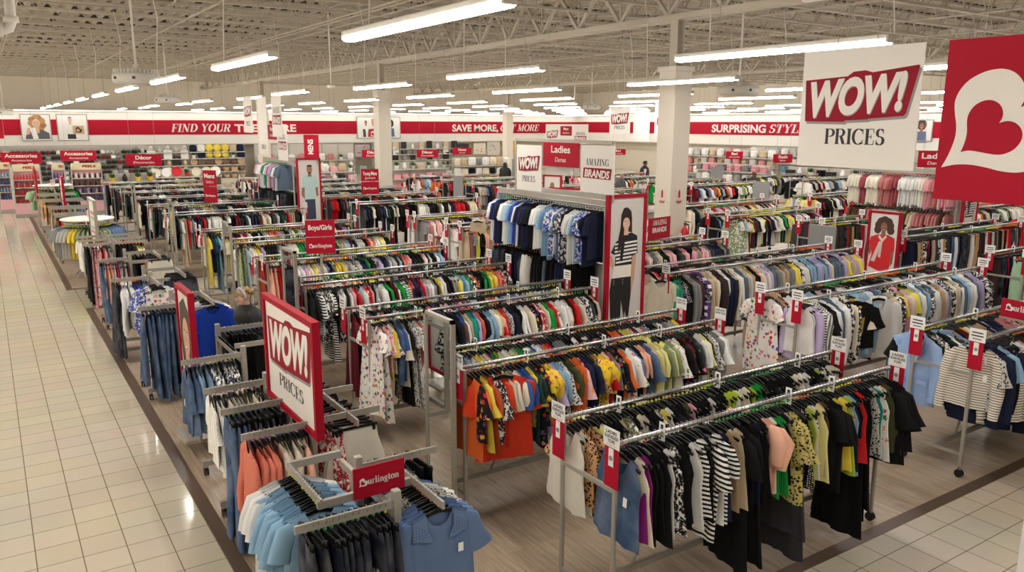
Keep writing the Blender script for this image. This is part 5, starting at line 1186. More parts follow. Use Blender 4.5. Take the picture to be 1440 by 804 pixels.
t = sign_board('store_sign', 'red sign with white Burlington lettering on the blue-blazer rack', (9.1, 3.87, 1.46), -PI / 2 - .1, .5, .2, art_burl, SIGNRED)
MB().box((0, .01, -.11), (.5, .06, .02)).build('holder', STEEL, t)
def hang_dept(label, x, y, z, w, h, a, b, rz=-.45):
    t = thing('department_sign', label, 'sign', (x, y, z), rz)
    MB().box((0, 0, 0), (w, .02, h)).build('plate', SIGNRED, t); m = MB()
    put_text(m, sans(a, .03), 0, h * .04, min(w * .8, h * .28 * len(a)), h * .34, -.0115); put_text(m, sans(b, .01, .1), 0, -h * .32, min(w * .6, h * .18 * len(b)), h * .2, -.0115); m.build('lettering', WHITE, t)
    MB().tube([(-w * .35, 0, h / 2), (-w * .35, 0, h / 2 + 1.6)], .004, 4).tube([(w * .35, 0, h / 2), (w * .35, 0, h / 2 + 1.6)], .004, 4).build('wire', STEEL, t)
hang_dept('red sign reading Accessories Accesorios at the left end of the back wall', 1.2, 37.0, 2.03, 1.5, .42, 'Accessories', 'Accesorios')
hang_dept('red sign reading Accessories above the right pink shelf unit', 3.25, 37.6, 2.06, 1.4, .42, 'Accessories', 'Accesorios')
hang_dept('red sign reading Decor Decoracion left of the yellow cushions', 5.05, 33.2, 2.02, 1.3, .42, 'Décor', 'Decoración')
hang_dept('red sign reading Decor just left of the tall column', 15.0, 34.5, 2.03, 1.0, .36, 'Décor', 'Decoración')
hang_dept('red sign reading Decor just right of the tall column', 17.3, 33.5, 2.03, 1.0, .36, 'Décor', 'Decoración')
hang_dept('red sign reading Home Hogar above the cushions', 19.8, 34.6, 2.08, .95, .34, 'Home', 'Hogar')
hang_dept('red sign reading Bed Dormitorio over the bedding shelves', 28.8, 25.2, 2.03, .82, .34, 'Bed', 'Dormitorio')
hang_dept('red sign reading Bath Bano left of the big white price sign', 28.4, 22.2, 2.0, .86, .36, 'Bath', 'Baño')
hang_dept('red sign reading Ladies Damas behind the two big hanging signs', 24.0, 13.2, 2.4, 1.0, .5, 'Ladies', 'Damas', -.8)
hang_dept('red sign reading Luggage Maletas below the far Ladies sign', 24.0, 13.3, 1.75, .85, .4, 'Luggage', 'Maletas', -.8)
hang_dept('red sign reading Bed behind the ladies rack signs', 27.5, 31.8, 2.0, .8, .3, 'Bed', 'Dormitorio')
t = sign_board('department_sign', 'dark red sign cut off by the left edge reading HATS SOMBREROS', (-.55, 44.0, 3.1), -.3, 2.9, .85, None, RED)
m = MB(); put_text(m, sans('HATS', .04), .66, .0, 1.15, .3, -.008); put_text(m, sans('SOMBREROS', .0), .35, -.28, 1.7, .18, -.008); m.build('lettering', WHITE, t)
# fire extinguisher and its notices on the column
t = thing('fire_extinguisher', 'red fire extinguisher on the front of the boxed column', 'fire extinguisher', (11.7, 11.40, .88))
MB().lathe([(.001, 0), (.075, .005), (.082, .03), (.082, .4), (.06, .46), (.03, .48), (.03, .53)], 20).build('cylinder', mat('ext_red', rgb(190, 20, 30), .25), t, True)
MB().box((0, 0, .55), (.05, .05, .05)).box((0, -.05, .6), (.02, .16, .02)).box((0, -.05, .55), (.02, .12, .015)).build('valve', DKGREY, t)
MB().tube([(.03, 0, .55), (.1, 0, .5), (.11, 0, .3), (.1, 0, .1)], .012, 8).build('hose', BLACKPL, t, True)
MB().add([(.0831 * math.cos(a), .0831 * math.sin(a), z) for z in (.14, .3) for a in [-PI / 2 + q * .2 for q in range(-4, 5)]], [(i, i + 1, 10 + i, 9 + i) for i in range(8)]).build('data_label', CARD, t)
for i, (dx, dy, rz, lab) in enumerate(((0, -.236, 0, 'white notice with a red extinguisher on the right face of the column'), (-.236, 0, -PI / 2, 'white notice with a red extinguisher on the left face of the column'))):
    t = thing('extinguisher_notice', lab, 'sign', (11.6 + dx, 11.75 + dy, 1.98), rz); MB().box((0, 0, .04), (.18, .006, .22)).build('plate', COLM, t)
    m = MB(); m.box((0, -.004, .04), (.05, .002, .13)).box((0, -.004, .118), (.025, .002, .03)).box((0, -.004, -.1), (.15, .002, .018)).box((0, -.004, -.125), (.11, .002, .012)); m.build('symbol', SIGNRED, t)
# photographs on the red band
def wall_photo(label, x, w, h, kind, right=False):
    t = sign_board('wall_photo', label, (FX - .06, x, 3.15) if right else (x, FY - .06, 3.13), -PI / 2 if right else 0, w, h, None, CARD, 'picture', STEEL, .02)
    P = Pic(); y = -.013
    if kind == 'curls':
        for k in range(22):
            a = k * .62; P.e((186, 142, 92) if k % 2 else (160, 116, 72), .05 + .3 * math.cos(a) * (.6 + .4 * math.sin(k)), .18 + .36 * math.sin(a), .17, .15, n=10)
        P.p((96, 98, 104), [(-.55, -.62), (.62, -.62), (.6, -.3), (.25, -.1), (-.1, -.35), (-.4, -.1)]); face(P, .02, .2, .26, SK3); P.p((250, 250, 250), [(-.3, .0), (-.05, .0), (.08, -.6), (-.18, -.62)]); P.p(SK3, [(-.42, -.05), (-.28, 0), (-.3, -.35), (-.5, -.4)])
    elif kind == 'bag':
        P.p((236, 236, 236), [(-.42, .2), (.02, .25), (.2, -.35), (-.4, -.35)]); P.p((50, 50, 56), [(-.28, -.36), (.12, -.36), (.14, -.62), (-.28, -.62)]); face(P, -.1, .42, .13, SK3); P.e((60, 40, 30), -.1, .53, .1, .05, a0=0, a1=PI)
        P.p((206, 172, 132), [(.0, .1), (.55, .1), (.55, -.35), (.0, -.35)]); heart(P.m, .28, -.12, .3, -.02, P.mi((60, 46, 40)), P.mi((206, 172, 132)))
    elif kind == 'kids':
        P.p((244, 244, 244), [(-.3, .2), (-.02, .2), (.05, -.4), (-.25, -.4)]); P.p((40, 40, 50), [(-.32, -.1), (-.15, -.1), (-.1, -.62), (-.3, -.62)]); face(P, -.1, .36, .12, SK2); P.p(SK1, [(.3, .6), (.45, .6), (.6, .0), (.4, .1), (.3, .3)]); P.p((196, 30, 44), [(.08, -.1), (.62, -.05), (.62, -.62), (.02, -.62)]); heart(P.m, .4, -.4, .36, -.03, P.mi((246, 240, 236)), P.mi((196, 30, 44)))
    else:
        P.p((90, 110, 150), [(-.3, -.6), (.3, -.6), (.25, -.05), (-.25, -.05)]); P.e((60, 44, 36), 0, .28, .24, .28); face(P, 0, .22, .16, SK2)
    P.done(t, y)
wall_photo('photo of a laughing curly-haired woman on the red band', 2.5, 1.34, 1.34, 'curls'); wall_photo('photo of a man holding a paper bag on the red band', 4.25, 1.42, 1.36, 'bag')
wall_photo('photo of a child and a red heart bag left of the tall column', 21.75, 1.4, 1.36, 'kids'); wall_photo('photo mostly hidden behind the tall column on the red band', 23.45, 1.4, 1.36, 'plain')
wall_photo('photo of a woman on the right wall between the two hanging signs', 22.8, 1.05, 1.0, 'plain', True)
# ------------------------------------------------------------------ shelving and goods along the far walls
def it_cushion():
    n = 12; m = MB(); vs = []
    for j in range(7):
        ph = -PI / 2 + PI * j / 6
        for k in range(n):
            a = 2 * PI * k / n; c, s = math.cos(a), math.sin(a); q = lambda u: math.copysign(abs(u) ** .45, u)
            vs.append((.22 * q(c) * abs(math.cos(ph)) ** .35, .085 * math.sin(ph) * (1 - .5 * max(abs(c), abs(s)) ** 4), .22 + .22 * q(s) * abs(math.cos(ph)) ** .35))
    m.add(vs, [(i * n + k, i * n + (k + 1) % n, (i + 1) * n + (k + 1) % n, (i + 1) * n + k) for i in range(6) for k in range(n)]); return m
def it_round():
    m = MB(); m.lathe([(.01, -.09), (.14, -.08), (.21, -.03), (.22, 0), (.21, .03), (.14, .08), (.01, .09)], 18); m.v = [(x, z, y + .22) for x, y, z in m.v]; return m
def it_vase(): return MB().lathe([(.06, 0), (.1, .06), (.12, .16), (.08, .27), (.045, .33), (.06, .36), (.05, .36), (.035, .33)], 14)
def it_basket():
    m = MB(); m.lathe([(.13, 0), (.17, .1), (.18, .22), (.165, .22), (.15, .1), (.12, .02), (.001, .02)], 16); m.tube([(.17 * math.cos(a), 0, .22 + .14 * math.sin(a)) for a in [PI * q / 8 for q in range(9)]], .012, 5); return m
def it_plate():
    m = MB(); m.lathe([(.001, 0), (.13, .0), (.2, .02), (.21, .03), (.2, .035), (.12, .015), (.001, .012)], 22); m.v = [(x, -z - .03 + (y + .2) * .15, y + .21) for x, y, z in m.v]; m.box((0, .03, .02), (.1, .1, .04)); return m
def it_frame():
    m = MB()
    for s in (-1, 1): m.box((s * .19, 0, .24), (.04, .03, .48)); m.box((0, 0, .24 + s * .22), (.42, .03, .04))
    m.box((0, .006, .24), (.36, .01, .42)); return m
def it_box():
    m = MB(); m.box((0, 0, .11), (.34, .26, .22), bev=.008); m.box((0, 0, .225), (.36, .28, .03), bev=.005); return m
def it_plant():
    m = MB(); m.lathe([(.07, 0), (.1, .16), (.11, .16), (.11, .18), (.09, .18), (.085, .15), (.001, .15)], 12, 1); r = random.Random(3)
    for k in range(46):
        a = r.uniform(0, 6.28); e = r.uniform(.3, 1.3); L = r.uniform(.14, .3); d = Vector((math.cos(a) * math.cos(e), math.sin(a) * math.cos(e), math.sin(e))) * L; b = Vector((0, 0, .17)); w = Vector((-math.sin(a), math.cos(a), 0)) * .03
        m.add([b, b + d * .5 + w, b + d, b + d * .5 - w], [(0, 1, 2, 3)], 0)
    return m
def it_bag():
    m = MB(); m.lathe([(.05, 0), (.19, .02), (.2, .2), (.17, .26), (.001, .28)], 12, sx=1, sy=.5); m.tube([(.1 * math.cos(a), 0, .24 + .14 * math.sin(a)) for a in [PI * q / 8 for q in range(9)]], .01, 5); return m
def it_towel():
    m = MB()
    for k in range(4): m.box((.005 * (k % 2), 0, .04 + .075 * k), (.34, .28, .07), bev=.03)
    return m
def it_bottle(): return MB().lathe([(.03, 0), (.034, .02), (.034, .12), (.014, .15), (.014, .17), (.02, .17), (.02, .2), (.001, .2)], 10)
def it_bedding():
    m = MB(); m.box((0, 0, .2), (.42, .28, .4), bev=.07); m.box((0, -.142, .2), (.26, .004, .2)); m.tube([(-.07, 0, .39), (-.06, 0, .45), (.06, 0, .45), (.07, 0, .39)], .01, 5); return m
def it_lantern():
    m = MB()
    for x in (-.07, .07):
        for y in (-.07, .07): m.box((x, y, .16), (.016, .016, .28))
    m.box((0, 0, .015), (.17, .17, .03)); m.box((0, 0, .3), (.17, .17, .03)); m.lathe([(.08, .31), (.02, .38), (.001, .39)], 8); m.lathe([(.03, .03), (.03, .16), (.001, .165)], 8); return m
LEAF = mat('leaf_green', rgb(70, 110, 52), .6, noise=.2, nscale=20)
ITM = dict(cushion=(it_cushion, FAB['plain']), round_cushion=(it_round, FAB['plain']), vase=(it_vase, OBJCOL), basket=(it_basket, OBJCOL), decorative_plate=(it_plate, OBJCOL), picture_frame=(it_frame, OBJCOL), storage_box=(it_box, OBJCOL),
           potted_plant=(it_plant, [LEAF, OBJCOL]), handbag=(it_bag, OBJCOL), towel_stack=(it_towel, FAB['plain']), bottle=(it_bottle, OBJCOL), bedding_bag=(it_bedding, OBJCOL), lantern=(it_lantern, OBJCOL))
_IM = {}
def item(kind, col, loc, rz, label, group=None, s=1.0):
    if kind not in _IM:
        fn, mt = ITM[kind]; _IM[kind] = fn().mesh(kind, mt, kind in ('cushion', 'round_cushion', 'vase', 'bottle', 'basket', 'handbag'))
    o = link(kind, _IM[kind], None, loc, rz); o.scale = (s, s, s); o.color = CC[col][1] and rgb(*CC[col][1]); tag(o, label, kind.replace('_', ' '), group); return o
SHM = mat('shelf_pale', rgb(196, 192, 184), .5, noise=.04)
def shelf_unit(nm, x, y, rz, w, h, levels, goods, depth=.42, back=None, step=.42, s=1.0):
    """goods: per shelf from the bottom, a list of 'kind:colour' cycled along the shelf"""
    t = thing('shelf_unit', 'pale shelving unit holding goods, the ' + nm, 'shelving', (x, y, 0), rz)
    bp = MB().box((0, depth / 2 - .02, h / 2 + .05), (w, .03, h - .1))
    k = 0
    while k * .1 < h - .15: bp.box((0, depth / 2 - .037, .12 + k * .1), (w, .006, .012)); k += 1
    bp.build('back_panel', back or SHM, t)
    for q in range(int(w / 1.2) + 2):
        MB().box((-w / 2 + w * q / (int(w / 1.2) + 1), depth / 2 - .05, h / 2), (.04, .05, h)).build('upright', STEEL, t)
    MB().box((0, 0, .07), (w, depth, .14)).build('base', SHM, t)
    ca, sa = math.cos(rz), math.sin(rz); cnt = {}
    for i, z in enumerate(levels):
        if i: MB().box((0, 0, z - .015), (w, depth * .9, .025)).box((0, -depth * .45, z - .02), (w, .012, .05)).build('shelf', SHM, t)
        g = goods[i] if i < len(goods) else []
        if not g: continue
        n = int(w / step)
        for j in range(n):
            kc = g[j % len(g)]
            if not kc: continue
            kind, c = kc.split(':'); lx = -w / 2 + w * (j + .5) / n + RND.uniform(-.02, .02); ly = -depth * .08 + RND.uniform(-.02, .02)
            kk = (i, kind, c); cnt[kk] = cnt.get(kk, 0) + 1
            item(kind, c, (x + lx * ca - ly * sa, y + lx * sa + ly * ca, z if i else .14), rz + RND.uniform(-.15, .15),
                 '%s %s %s, %s from left on the %s shelf, %s' % (ordn(cnt[kk] - 1), CC[c][0], kind.replace('_', ' '), '' if 0 else 'counted', ORD[i], nm) if 0 else
                 '%s %s %s, shelf %s, %s' % (ordn(cnt[kk] - 1), CC[c][0], kind.replace('_', ' '), ('one', 'two', 'three', 'four', 'five', 'six')[i], nm), 'goods on the ' + nm, s * RND.uniform(.92, 1.08))
LV4 = (0.14, .62, 1.08, 1.55); LV5 = (.14, .55, .95, 1.35, 1.72)
shelf_unit('decor wall bay with lanterns', 8.7, 50.0, 0, 2.7, 2.1, LV5, (['storage_box:brn', 'basket:tan'], ['lantern:blk', 'vase:wht'], ['picture_frame:blk', 'vase:bei'], ['lantern:brn', 'picture_frame:wht'], ['vase:lgr', 'lantern:wht']))
shelf_unit('decor wall bay with yellow cushions', 11.7, 50.0, 0, 3.2, 2.1, LV5, (['basket:tan'], ['basket:brn', 'basket:tan', 'storage_box:tan'], ['decorative_plate:tan', 'decorative_plate:brn', 'basket:brn'], ['potted_plant:wht', 'cushion:nvy', 'round_cushion:yel', 'round_cushion:yel', 'round_cushion:yel'], ['cushion:nvy', 'cushion:wht', 'round_cushion:yel', 'round_cushion:yel', 'round_cushion:yel', 'cushion:bei']))
shelf_unit('plate display before the decor wall', 7.6, 38.5, 0, 3.0, 1.35, (.14, .6, 1.02), (['storage_box:brn', 'vase:red'], ['picture_frame:brn', 'potted_plant:red', 'vase:wht'], ['decorative_plate:crm', 'decorative_plate:wht', 'decorative_plate:red', 'potted_plant:red', 'decorative_plate:crm']))
shelf_unit('dark flower shelf under the first decor sign', 5.0, 36.4, 0, 1.9, 1.35, (.14, .6, 1.0), (['storage_box:blk'], ['vase:blk', 'potted_plant:blk'], ['potted_plant:mus', 'vase:blk', 'potted_plant:yel']))
shelf_unit('pink box shelf below the wall canvases', 13.9, 38.5, 0, 3.6, 1.3, (.14, .6, 1.02), (['storage_box:crm', 'towel_stack:gry'], ['handbag:blk', 'storage_box:pnk', 'vase:wht'], ['cushion:wht', 'storage_box:pnk', 'cushion:bei', 'potted_plant:wht']))
shelf_unit('plant shelf right of the tall column', 19.0, 37.6, 0, 3.2, 1.45, (.14, .6, 1.1), (['storage_box:dpk', 'storage_box:rto'], ['storage_box:pnk', 'handbag:pnk', 'storage_box:dpk'], ['potted_plant:wht', 'vase:wht', 'potted_plant:lgr', 'storage_box:bei']))
shelf_unit('cushion shelf under the home sign', 23.0, 38.0, 0, 3.6, 1.6, (.14, .6, 1.15), (['cushion:bei', 'storage_box:crm'], ['cushion:wht', 'cushion:crm', 'cushion:blk'], ['cushion:crm', 'cushion:bei', 'cushion:wht', 'cushion:gry', 'cushion:wht']))
shelf_unit('wall shelf behind the cushions', 25.0, 50.0, 0, 6.5, 2.1, LV5, (['storage_box:gry'], ['storage_box:blk', 'basket:bei'], ['picture_frame:blk', 'vase:gry'], ['storage_box:cha', 'lantern:blk', 'picture_frame:wht'], ['picture_frame:blk', 'vase:wht', 'picture_frame:bei']), step=.6)
shelf_unit('wall shelf behind the first two decor signs', 17.2, 50.0, 0, 6.5, 2.1, LV4[:3], (['storage_box:gry'], ['vase:wht', 'picture_frame:bei', 'basket:tan'], ['cushion:wht', 'cushion:dpk', 'potted_plant:wht']), step=.6)
shelf_unit('bedding shelf under the bed sign', 35.0, 31.0, -PI / 2, 6.5, 2.1, (.14, .65, 1.15, 1.65), (['towel_stack:gry'], ['bedding_bag:dpk', 'bedding_bag:wht', 'bedding_bag:gry'], ['bedding_bag:dpk', 'towel_stack:bei', 'bedding_bag:lgr'], ['bedding_bag:wht', 'bedding_bag:lgr', 'bedding_bag:wht', 'bedding_bag:bei', 'bedding_bag:wht', 'bedding_bag:dpk']), step=.55)
shelf_unit('pink bedding table before the bed sign', 31.0, 27.3, -PI / 2, 4.6, 1.5, (.14, .6, 1.15), (['bedding_bag:lgr'], ['bedding_bag:lgr', 'bedding_bag:wht', 'bedding_bag:gry'], ['towel_stack:gry', 'towel_stack:pnk', 'towel_stack:pnk']), step=.5)
shelf_unit('black bath shelf left of the white sign', 31.5, 22.2, -PI / 2, 4.4, 1.5, (.14, .6, 1.1), (['storage_box:blk'], ['storage_box:blk', 'storage_box:wht'], ['storage_box:blk', 'vase:wht', 'potted_plant:wht', 'towel_stack:blk']), step=.5)
shelf_unit('right wall shelf under the red band', 39.0, 27.0, -PI / 2, 12, 2.1, (.14, .7, 1.2, 1.65), (['storage_box:gry'], ['towel_stack:wht', 'towel_stack:lbl'], ['storage_box:wht', 'bedding_bag:lgr'], ['bedding_bag:wht', 'storage_box:lgr', 'bedding_bag:lbl']), step=.75)
# framed canvases on the back wall
for i, (x, w, h, c, lab) in enumerate(((14.6, .9, .8, (210, 200, 186), 'pale canvas print of blossoms right of the hanging signs'), (17.3, 1.9, .95, (226, 218, 208), 'wide pale canvas with dark sketches on the back wall'), (19.6, 1.9, .8, (222, 214, 202), 'long pale canvas with a faint script near the tall column'),
        (21.3, 1.1, .8, (196, 184, 186), 'grey canvas print just left of the tall column'), (25.3, 1.5, 1.1, (126, 176, 216), 'blue seaside canvas right of the tall column'), (27.6, 1.0, .9, (190, 186, 180), 'grey patterned canvas right of the seaside one'),
        (28.9, 1.4, .75, (46, 44, 44), 'black rectangular canvas on the back wall'), (30.5, 1.0, .8, (224, 216, 200), 'cream framed canvas right of the black one'), (31.7, 1.1, .95, (214, 206, 198), 'canvas with two round shapes on the back wall'), (33.4, 1.3, .75, (222, 186, 84), 'golden leaf canvas left of the far column'))):
    def art(t, w, h, y, c=c, i=i):
        P = Pic(); r = random.Random(i)
        if i == 4: P.p((206, 216, 222), [(-w / 2, -.05), (w / 2, .1), (w / 2, h / 2), (-w / 2, h / 2)]); P.p((150, 140, 128), [(-w / 2, -h / 2), (.1, -h / 2), (-.2, .35), (-w / 2, .3)])
        else:
            for k in range(9): P.e(tuple(max(0, min(255, v + r.choice((-70, -40, 24)))) for v in c), r.uniform(-.36, .36) * w, r.uniform(-.32, .32) * h, r.uniform(.03, .11) * w, r.uniform(.03, .1) * h, n=12)
        P.done(t, y)
    sign_board('wall_canvas', lab, (x, 50.72, 1.62), 0, w, h, art, cm(*c), 'picture', None, .04)
# accessory wall: grid panels and hanging goods
GRID = MB()
for k in range(14): GRID.box((-.62 + 1.24 * k / 13, 0, 1.15), (.012, .012, 1.9))
for k in range(20): GRID.box((0, 0, .25 + 1.85 * k / 19), (1.26, .012, .012))
for s in (-1, 1): GRID.box((s * .65, .02, 1.1), (.05, .06, 2.1))
GRIDM = GRID.mesh('grid', SHM)
for b in range(6):
    x = .45 + b * 1.34
    t = thing('grid_wall_panel', 'pale grid panel of hanging accessories, %s from the left end of the back wall' % ordn(b), 'wall panel', (x, 50.3, 0))
    link('grid', GRIDM, t); MB().box((0, .08, 1.1), (1.3, .03, 2.1)).build('back_board', SHM, t); MB().box((0, -.2, .08), (1.3, .5, .16)).build('base', SHM, t)
    for i in range(6):
        for j in range(5):
            c = RND.choice(['blk', 'blk', 'blk', 'wht', 'lgr', 'cha', 'blk', 'mar', 'gry'])
            item('handbag', c, (x - .52 + .26 * j + RND.uniform(-.03, .03), 50.12, .3 + i * .28), RND.uniform(-.3, .3), '%s handbag on peg row %s, place %s of accessory panel %s' % (CC[c][0], ('one', 'two', 'three', 'four', 'five', 'six')[i], ('one', 'two', 'three', 'four', 'five')[j], ('one', 'two', 'three', 'four', 'five', 'six')[b]), 'accessories on the back wall grid', .66)
# pink cosmetics shelves
PINKP = mat('shelf_pink', rgb(232, 178, 188), .5, noise=.03)
def cosmetics(nm, x, y, w, cols):
    t = thing('shelf_unit', 'pink-backed shelf unit with a cream header, the ' + nm, 'shelving', (x, y, 0), -.12)
    MB().box((0, .2, .95), (w, .04, 1.7)).box((0, 0, .3), (w, .4, .4)).build('back_panel', PINKP, t)
    MB().box((0, 0, .07), (w + .06, .5, .14), bev=.01).build('base', STEEL, t)
    for s in (-1, 1): MB().box((s * w / 2, .02, .95), (.03, .4, 1.72)).build('side_panel', SHM, t)
    hd = MB().box((0, .05, 1.78), (w, .04, .26)).build('header', mat('header_cream', rgb(230, 218, 180), .5), t)
    m = MB(); put_text(m, sans('FEELS', .04), .1, 1.75, w * .45, .09, .025); m.build('lettering', SIGNRED, t)
    for i, z in enumerate((.52, .8, 1.08, 1.36)):
        MB().box((0, -.02, z - .012), (w, .38, .025)).build('shelf', SHM, t)
        n = int(w / .085)
        for j in range(n):
            c = cols[i % len(cols)][j % len(cols[i % len(cols)])]; lx = -w / 2 + w * (j + .5) / n
            item('bottle', c, (x + lx * math.cos(-.12) , y + lx * math.sin(-.12) - .06, z), 0, '%s %s bottle, shelf %s, %s' % (ordn(j), CC[c][0], ('one', 'two', 'three', 'four')[i], nm), 'bottles on the ' + nm, .95)
cosmetics('red bottle display', 1.2, 34.0, .85, (['red'], ['red'], ['red', 'crl'], ['red']))
cosmetics('blue bottle display', 3.15, 34.0, 1.0, (['blu', 'pur'], ['blk', 'blu', 'lil'], ['blk', 'brn'], ['blk', 'wht']))
cosmetics('purple bottle display beside the aisle', 2.25, 34.3, .4, (['pur'], ['roy'], ['roy'], ['roy']))
cosmetics('narrow blue display at the aisle corner', .55, 36.0, .4, (['blu'], ['lbl'], ['blu'], ['lbl']))
# ------------------------------------------------------------------ shoppers
SKIN = {'fair': mat('skin_fair', rgb(222, 176, 150), .5, noise=.04), 'dark': mat('skin_dark', rgb(120, 80, 58), .5, noise=.04), 'tan': mat('skin_tan', rgb(184, 132, 104), .5, noise=.04)}
def person(label, x, y, rz, h, skin, top, hair, hair_kind, lean=0.0, band=None, long=True):
    t = thing('person', label, 'person', (x, y, 0), rz); s = h / 1.72
    J = [(0, 0, .95), (0, 0, 1.12), (0, 0, 1.3), (0, 0, 1.42), (0, -.01, 1.5), (0, -.02, 1.58), (0, -.02, 1.66)]
    R = [.14, .125, .14, .085, .05, .085, .075]
    E = [(0, 1), (1, 2), (2, 3), (3, 4), (4, 5), (5, 6)]
    def ch(root, pts, rr):
        p = root
        for q, r in zip(pts, rr): J.append(q); R.append(r); E.append((p, len(J) - 1)); p = len(J) - 1
        return p
    for g in (-1, 1):
        hd = ch(3, [(g * .15, 0, 1.4), (g * .19, 0, 1.34), (g * .23, -.02, 1.1), (g * .2, -.18, .96), (g * .19, -.25, .94)], [.075, .058, .045, .03, .034])
        for k in range(4): ch(hd, [(g * (.165 + .018 * k), -.29, .93), (g * (.165 + .018 * k), -.33 + .008 * abs(k - 1), .915)], [.0095, .008])
        ch(hd, [(g * .15, -.27, .945), (g * .135, -.3, .94)], [.011, .009])
        ch(0, [(g * .09, 0, .88), (g * .1, -.01, .5), (g * .1, .01, .1), (g * .1, -.05, .04), (g * .1, -.16, .03)], [.1, .065, .045, .045, .035])
    def lean_v(p): z = max(0, p[2] - .95); return (p[0] * s, (p[1] - lean * z) * s, p[2] * s)
    me = bpy.data.meshes.new('body'); me.from_pydata([lean_v(p) for p in J], E, []); me.materials.append(SKIN[skin])
    o = link('body', me, t); sk = o.modifiers.new('skin', 'SKIN'); sk.use_smooth_shade = True
    for i, v in enumerate(me.skin_vertices[0].data): v.radius = (R[i] * s, R[i] * s * (.8 if i < 3 else 1)); v.use_root = (i == 0)
    ss = o.modifiers.new('sub', 'SUBSURF'); ss.levels = 1; ss.render_levels = 2
    def L(m, nm, mt): m.v = [lean_v(p) for p in m.v]; return m.build(nm, mt, t, True)
    m = MB(); m.lathe([(.0, .965), (.215, .96), (.195, 1.1), (.215, 1.25), (.22, 1.34), (.19, 1.42), (.13, 1.475), (.095, 1.515), (.085, 1.525), (.075, 1.5)], 22, sx=1.05, sy=.86)
    for g in (-1, 1): m.tube([(g * .06, 0, 1.4), (g * .16, 0, 1.385), (g * .215, 0, 1.31), (g * .24, -.01, 1.2), (g * .24, -.03, 1.08)] + ([(g * .21, -.17, .97)] if long else []), [.09, .1, .09, .075, .066] + ([.055] if long else []), 10)
    L(m, 'top', top)
    m = MB(); m.lathe([(.19, 1.02), (.19, .9), (.17, .84)], 18, sy=.75)
    for g in (-1, 1): m.tube([(g * .09, 0, .92), (g * .1, -.01, .5), (g * .1, .01, .08)], [.115, .085, .07], 12)
    L(m, 'trousers', cm(40, 42, 50))
    for g in (-1, 1): L(MB().box((g * .1, -.06, .035), (.09, .26, .07), bev=.03), 'shoe', BLACKPL)
    m = MB(); m.box((0, -.115, 1.6), (.028, .04, .045), bev=.012); L(m, 'nose', SKIN[skin])
    for g in (-1, 1):
        L(MB().box((g * .032, -.1, 1.635), (.022, .012, .01), bev=.004), 'eye', INK)
        L(MB().box((g * .088, -.015, 1.615), (.018, .04, .055), bev=.008), 'ear', SKIN[skin])
    L(MB().box((0, -.103, 1.562), (.045, .012, .01), bev=.003), 'mouth', mat('lips', rgb(170, 84, 80), .5))
    if hair_kind != 'bald':
        m = MB(); n = 18
        for j in range(7):
            ph = -.15 + 1.72 * j / 6; rr = math.cos(ph); zz = math.sin(ph)
            for k in range(n):
                a = 2 * PI * k / n; fr = max(0, -math.sin(a)); b = .1 + (.012 * math.sin(5 * a + j) if hair_kind == 'messy' else 0)
                m.v.append((b * rr * math.cos(a), -.012 + b * 1.08 * rr * math.sin(a) * (1 if fr < .3 or j > 2 else .82), 1.63 + .1 * zz + (.05 * fr if j < 3 else 0)))
        for j in range(6):
            for k in range(n): m.f.append((j * n + k, j * n + (k + 1) % n, (j + 1) * n + (k + 1) % n, (j + 1) * n + k)); m.m.append(0)
        if hair_kind == 'messy':
            r = random.Random(4)
            for k in range(26):
                a = r.uniform(0, 6.28); e = r.uniform(.1, 1.3); c = Vector((.09 * math.cos(a) * math.cos(e), .03 + .095 * math.sin(a) * math.cos(e), 1.645 + .09 * math.sin(e)))
                if c.y < -.04 and c.z < 1.66: continue
                m.lathe([(.001, -.03), (.028, -.015), (.032, .006), (.02, .026), (.001, .032)], 7, c=c)
        if hair_kind == 'long': m.lathe([(.085, 1.62), (.1, 1.5), (.105, 1.36), (.06, 1.3)], 14, c=(0, .035, 0), sy=.6)
        L(m, 'hair', hair)
    if band: L(MB().tube([(.108 * math.cos(a), -.03 - .0 * a, 1.635 + .105 * math.sin(a)) for a in [PI * q / 14 for q in range(-1, 16)]], .017, 8), 'headband', band)
BLOND = mat('hair_blond', rgb(178, 146, 98), .7, noise=.3, nscale=60); DKH = mat('hair_dark', rgb(30, 22, 20), .6, noise=.3, nscale=50); BRH = mat('hair_brown', rgb(92, 56, 36), .6, noise=.3, nscale=50)
person('blond woman in a black top and pale headband looking through the aisle racks', 2.46, 9.3, -1.35, 1.5, 'fair', cm(18, 18, 20), BLOND, 'messy', .18, mat('band', rgb(196, 190, 220), .5, noise=.2, nscale=30))
person('bald man in a dark grey shirt standing right of the brand sign', 18.6, 21.4, .9, 1.76, 'tan', cm(66, 68, 70), DKH, 'bald', .1)
person('man in black with short dark hair farther behind the bald man', 24.4, 26.4, .3, 1.82, 'dark', cm(20, 20, 24), DKH, 'short')
person('woman in dark clothes with reddish hair right of the boxed column', 24.6, 20.5, 2.6, 1.64, 'fair', cm(28, 26, 32), BRH, 'long')
person('person with dark hair left of the WOW! PRICES sign on the ladies rack', 20.0, 31.0, 2.4, 1.66, 'tan', cm(24, 24, 28), DKH, 'long')
# ------------------------------------------------------------------ fixture edge at the lower right corner
t = thing('end_panel', 'pale upright panel edge cut off at the lower right corner', 'panel', (4.80, 1.9, 0))
MB().box((.02, -.25, .6), (.04, .5, 1.2), bev=.005).build('side', mat('panel_white', rgb(226, 224, 222), .4, noise=.02), t)
MB().box((.3, -.27, .58), (.5, .44, 1.14)).build('grey_edge', DKGREY, t)
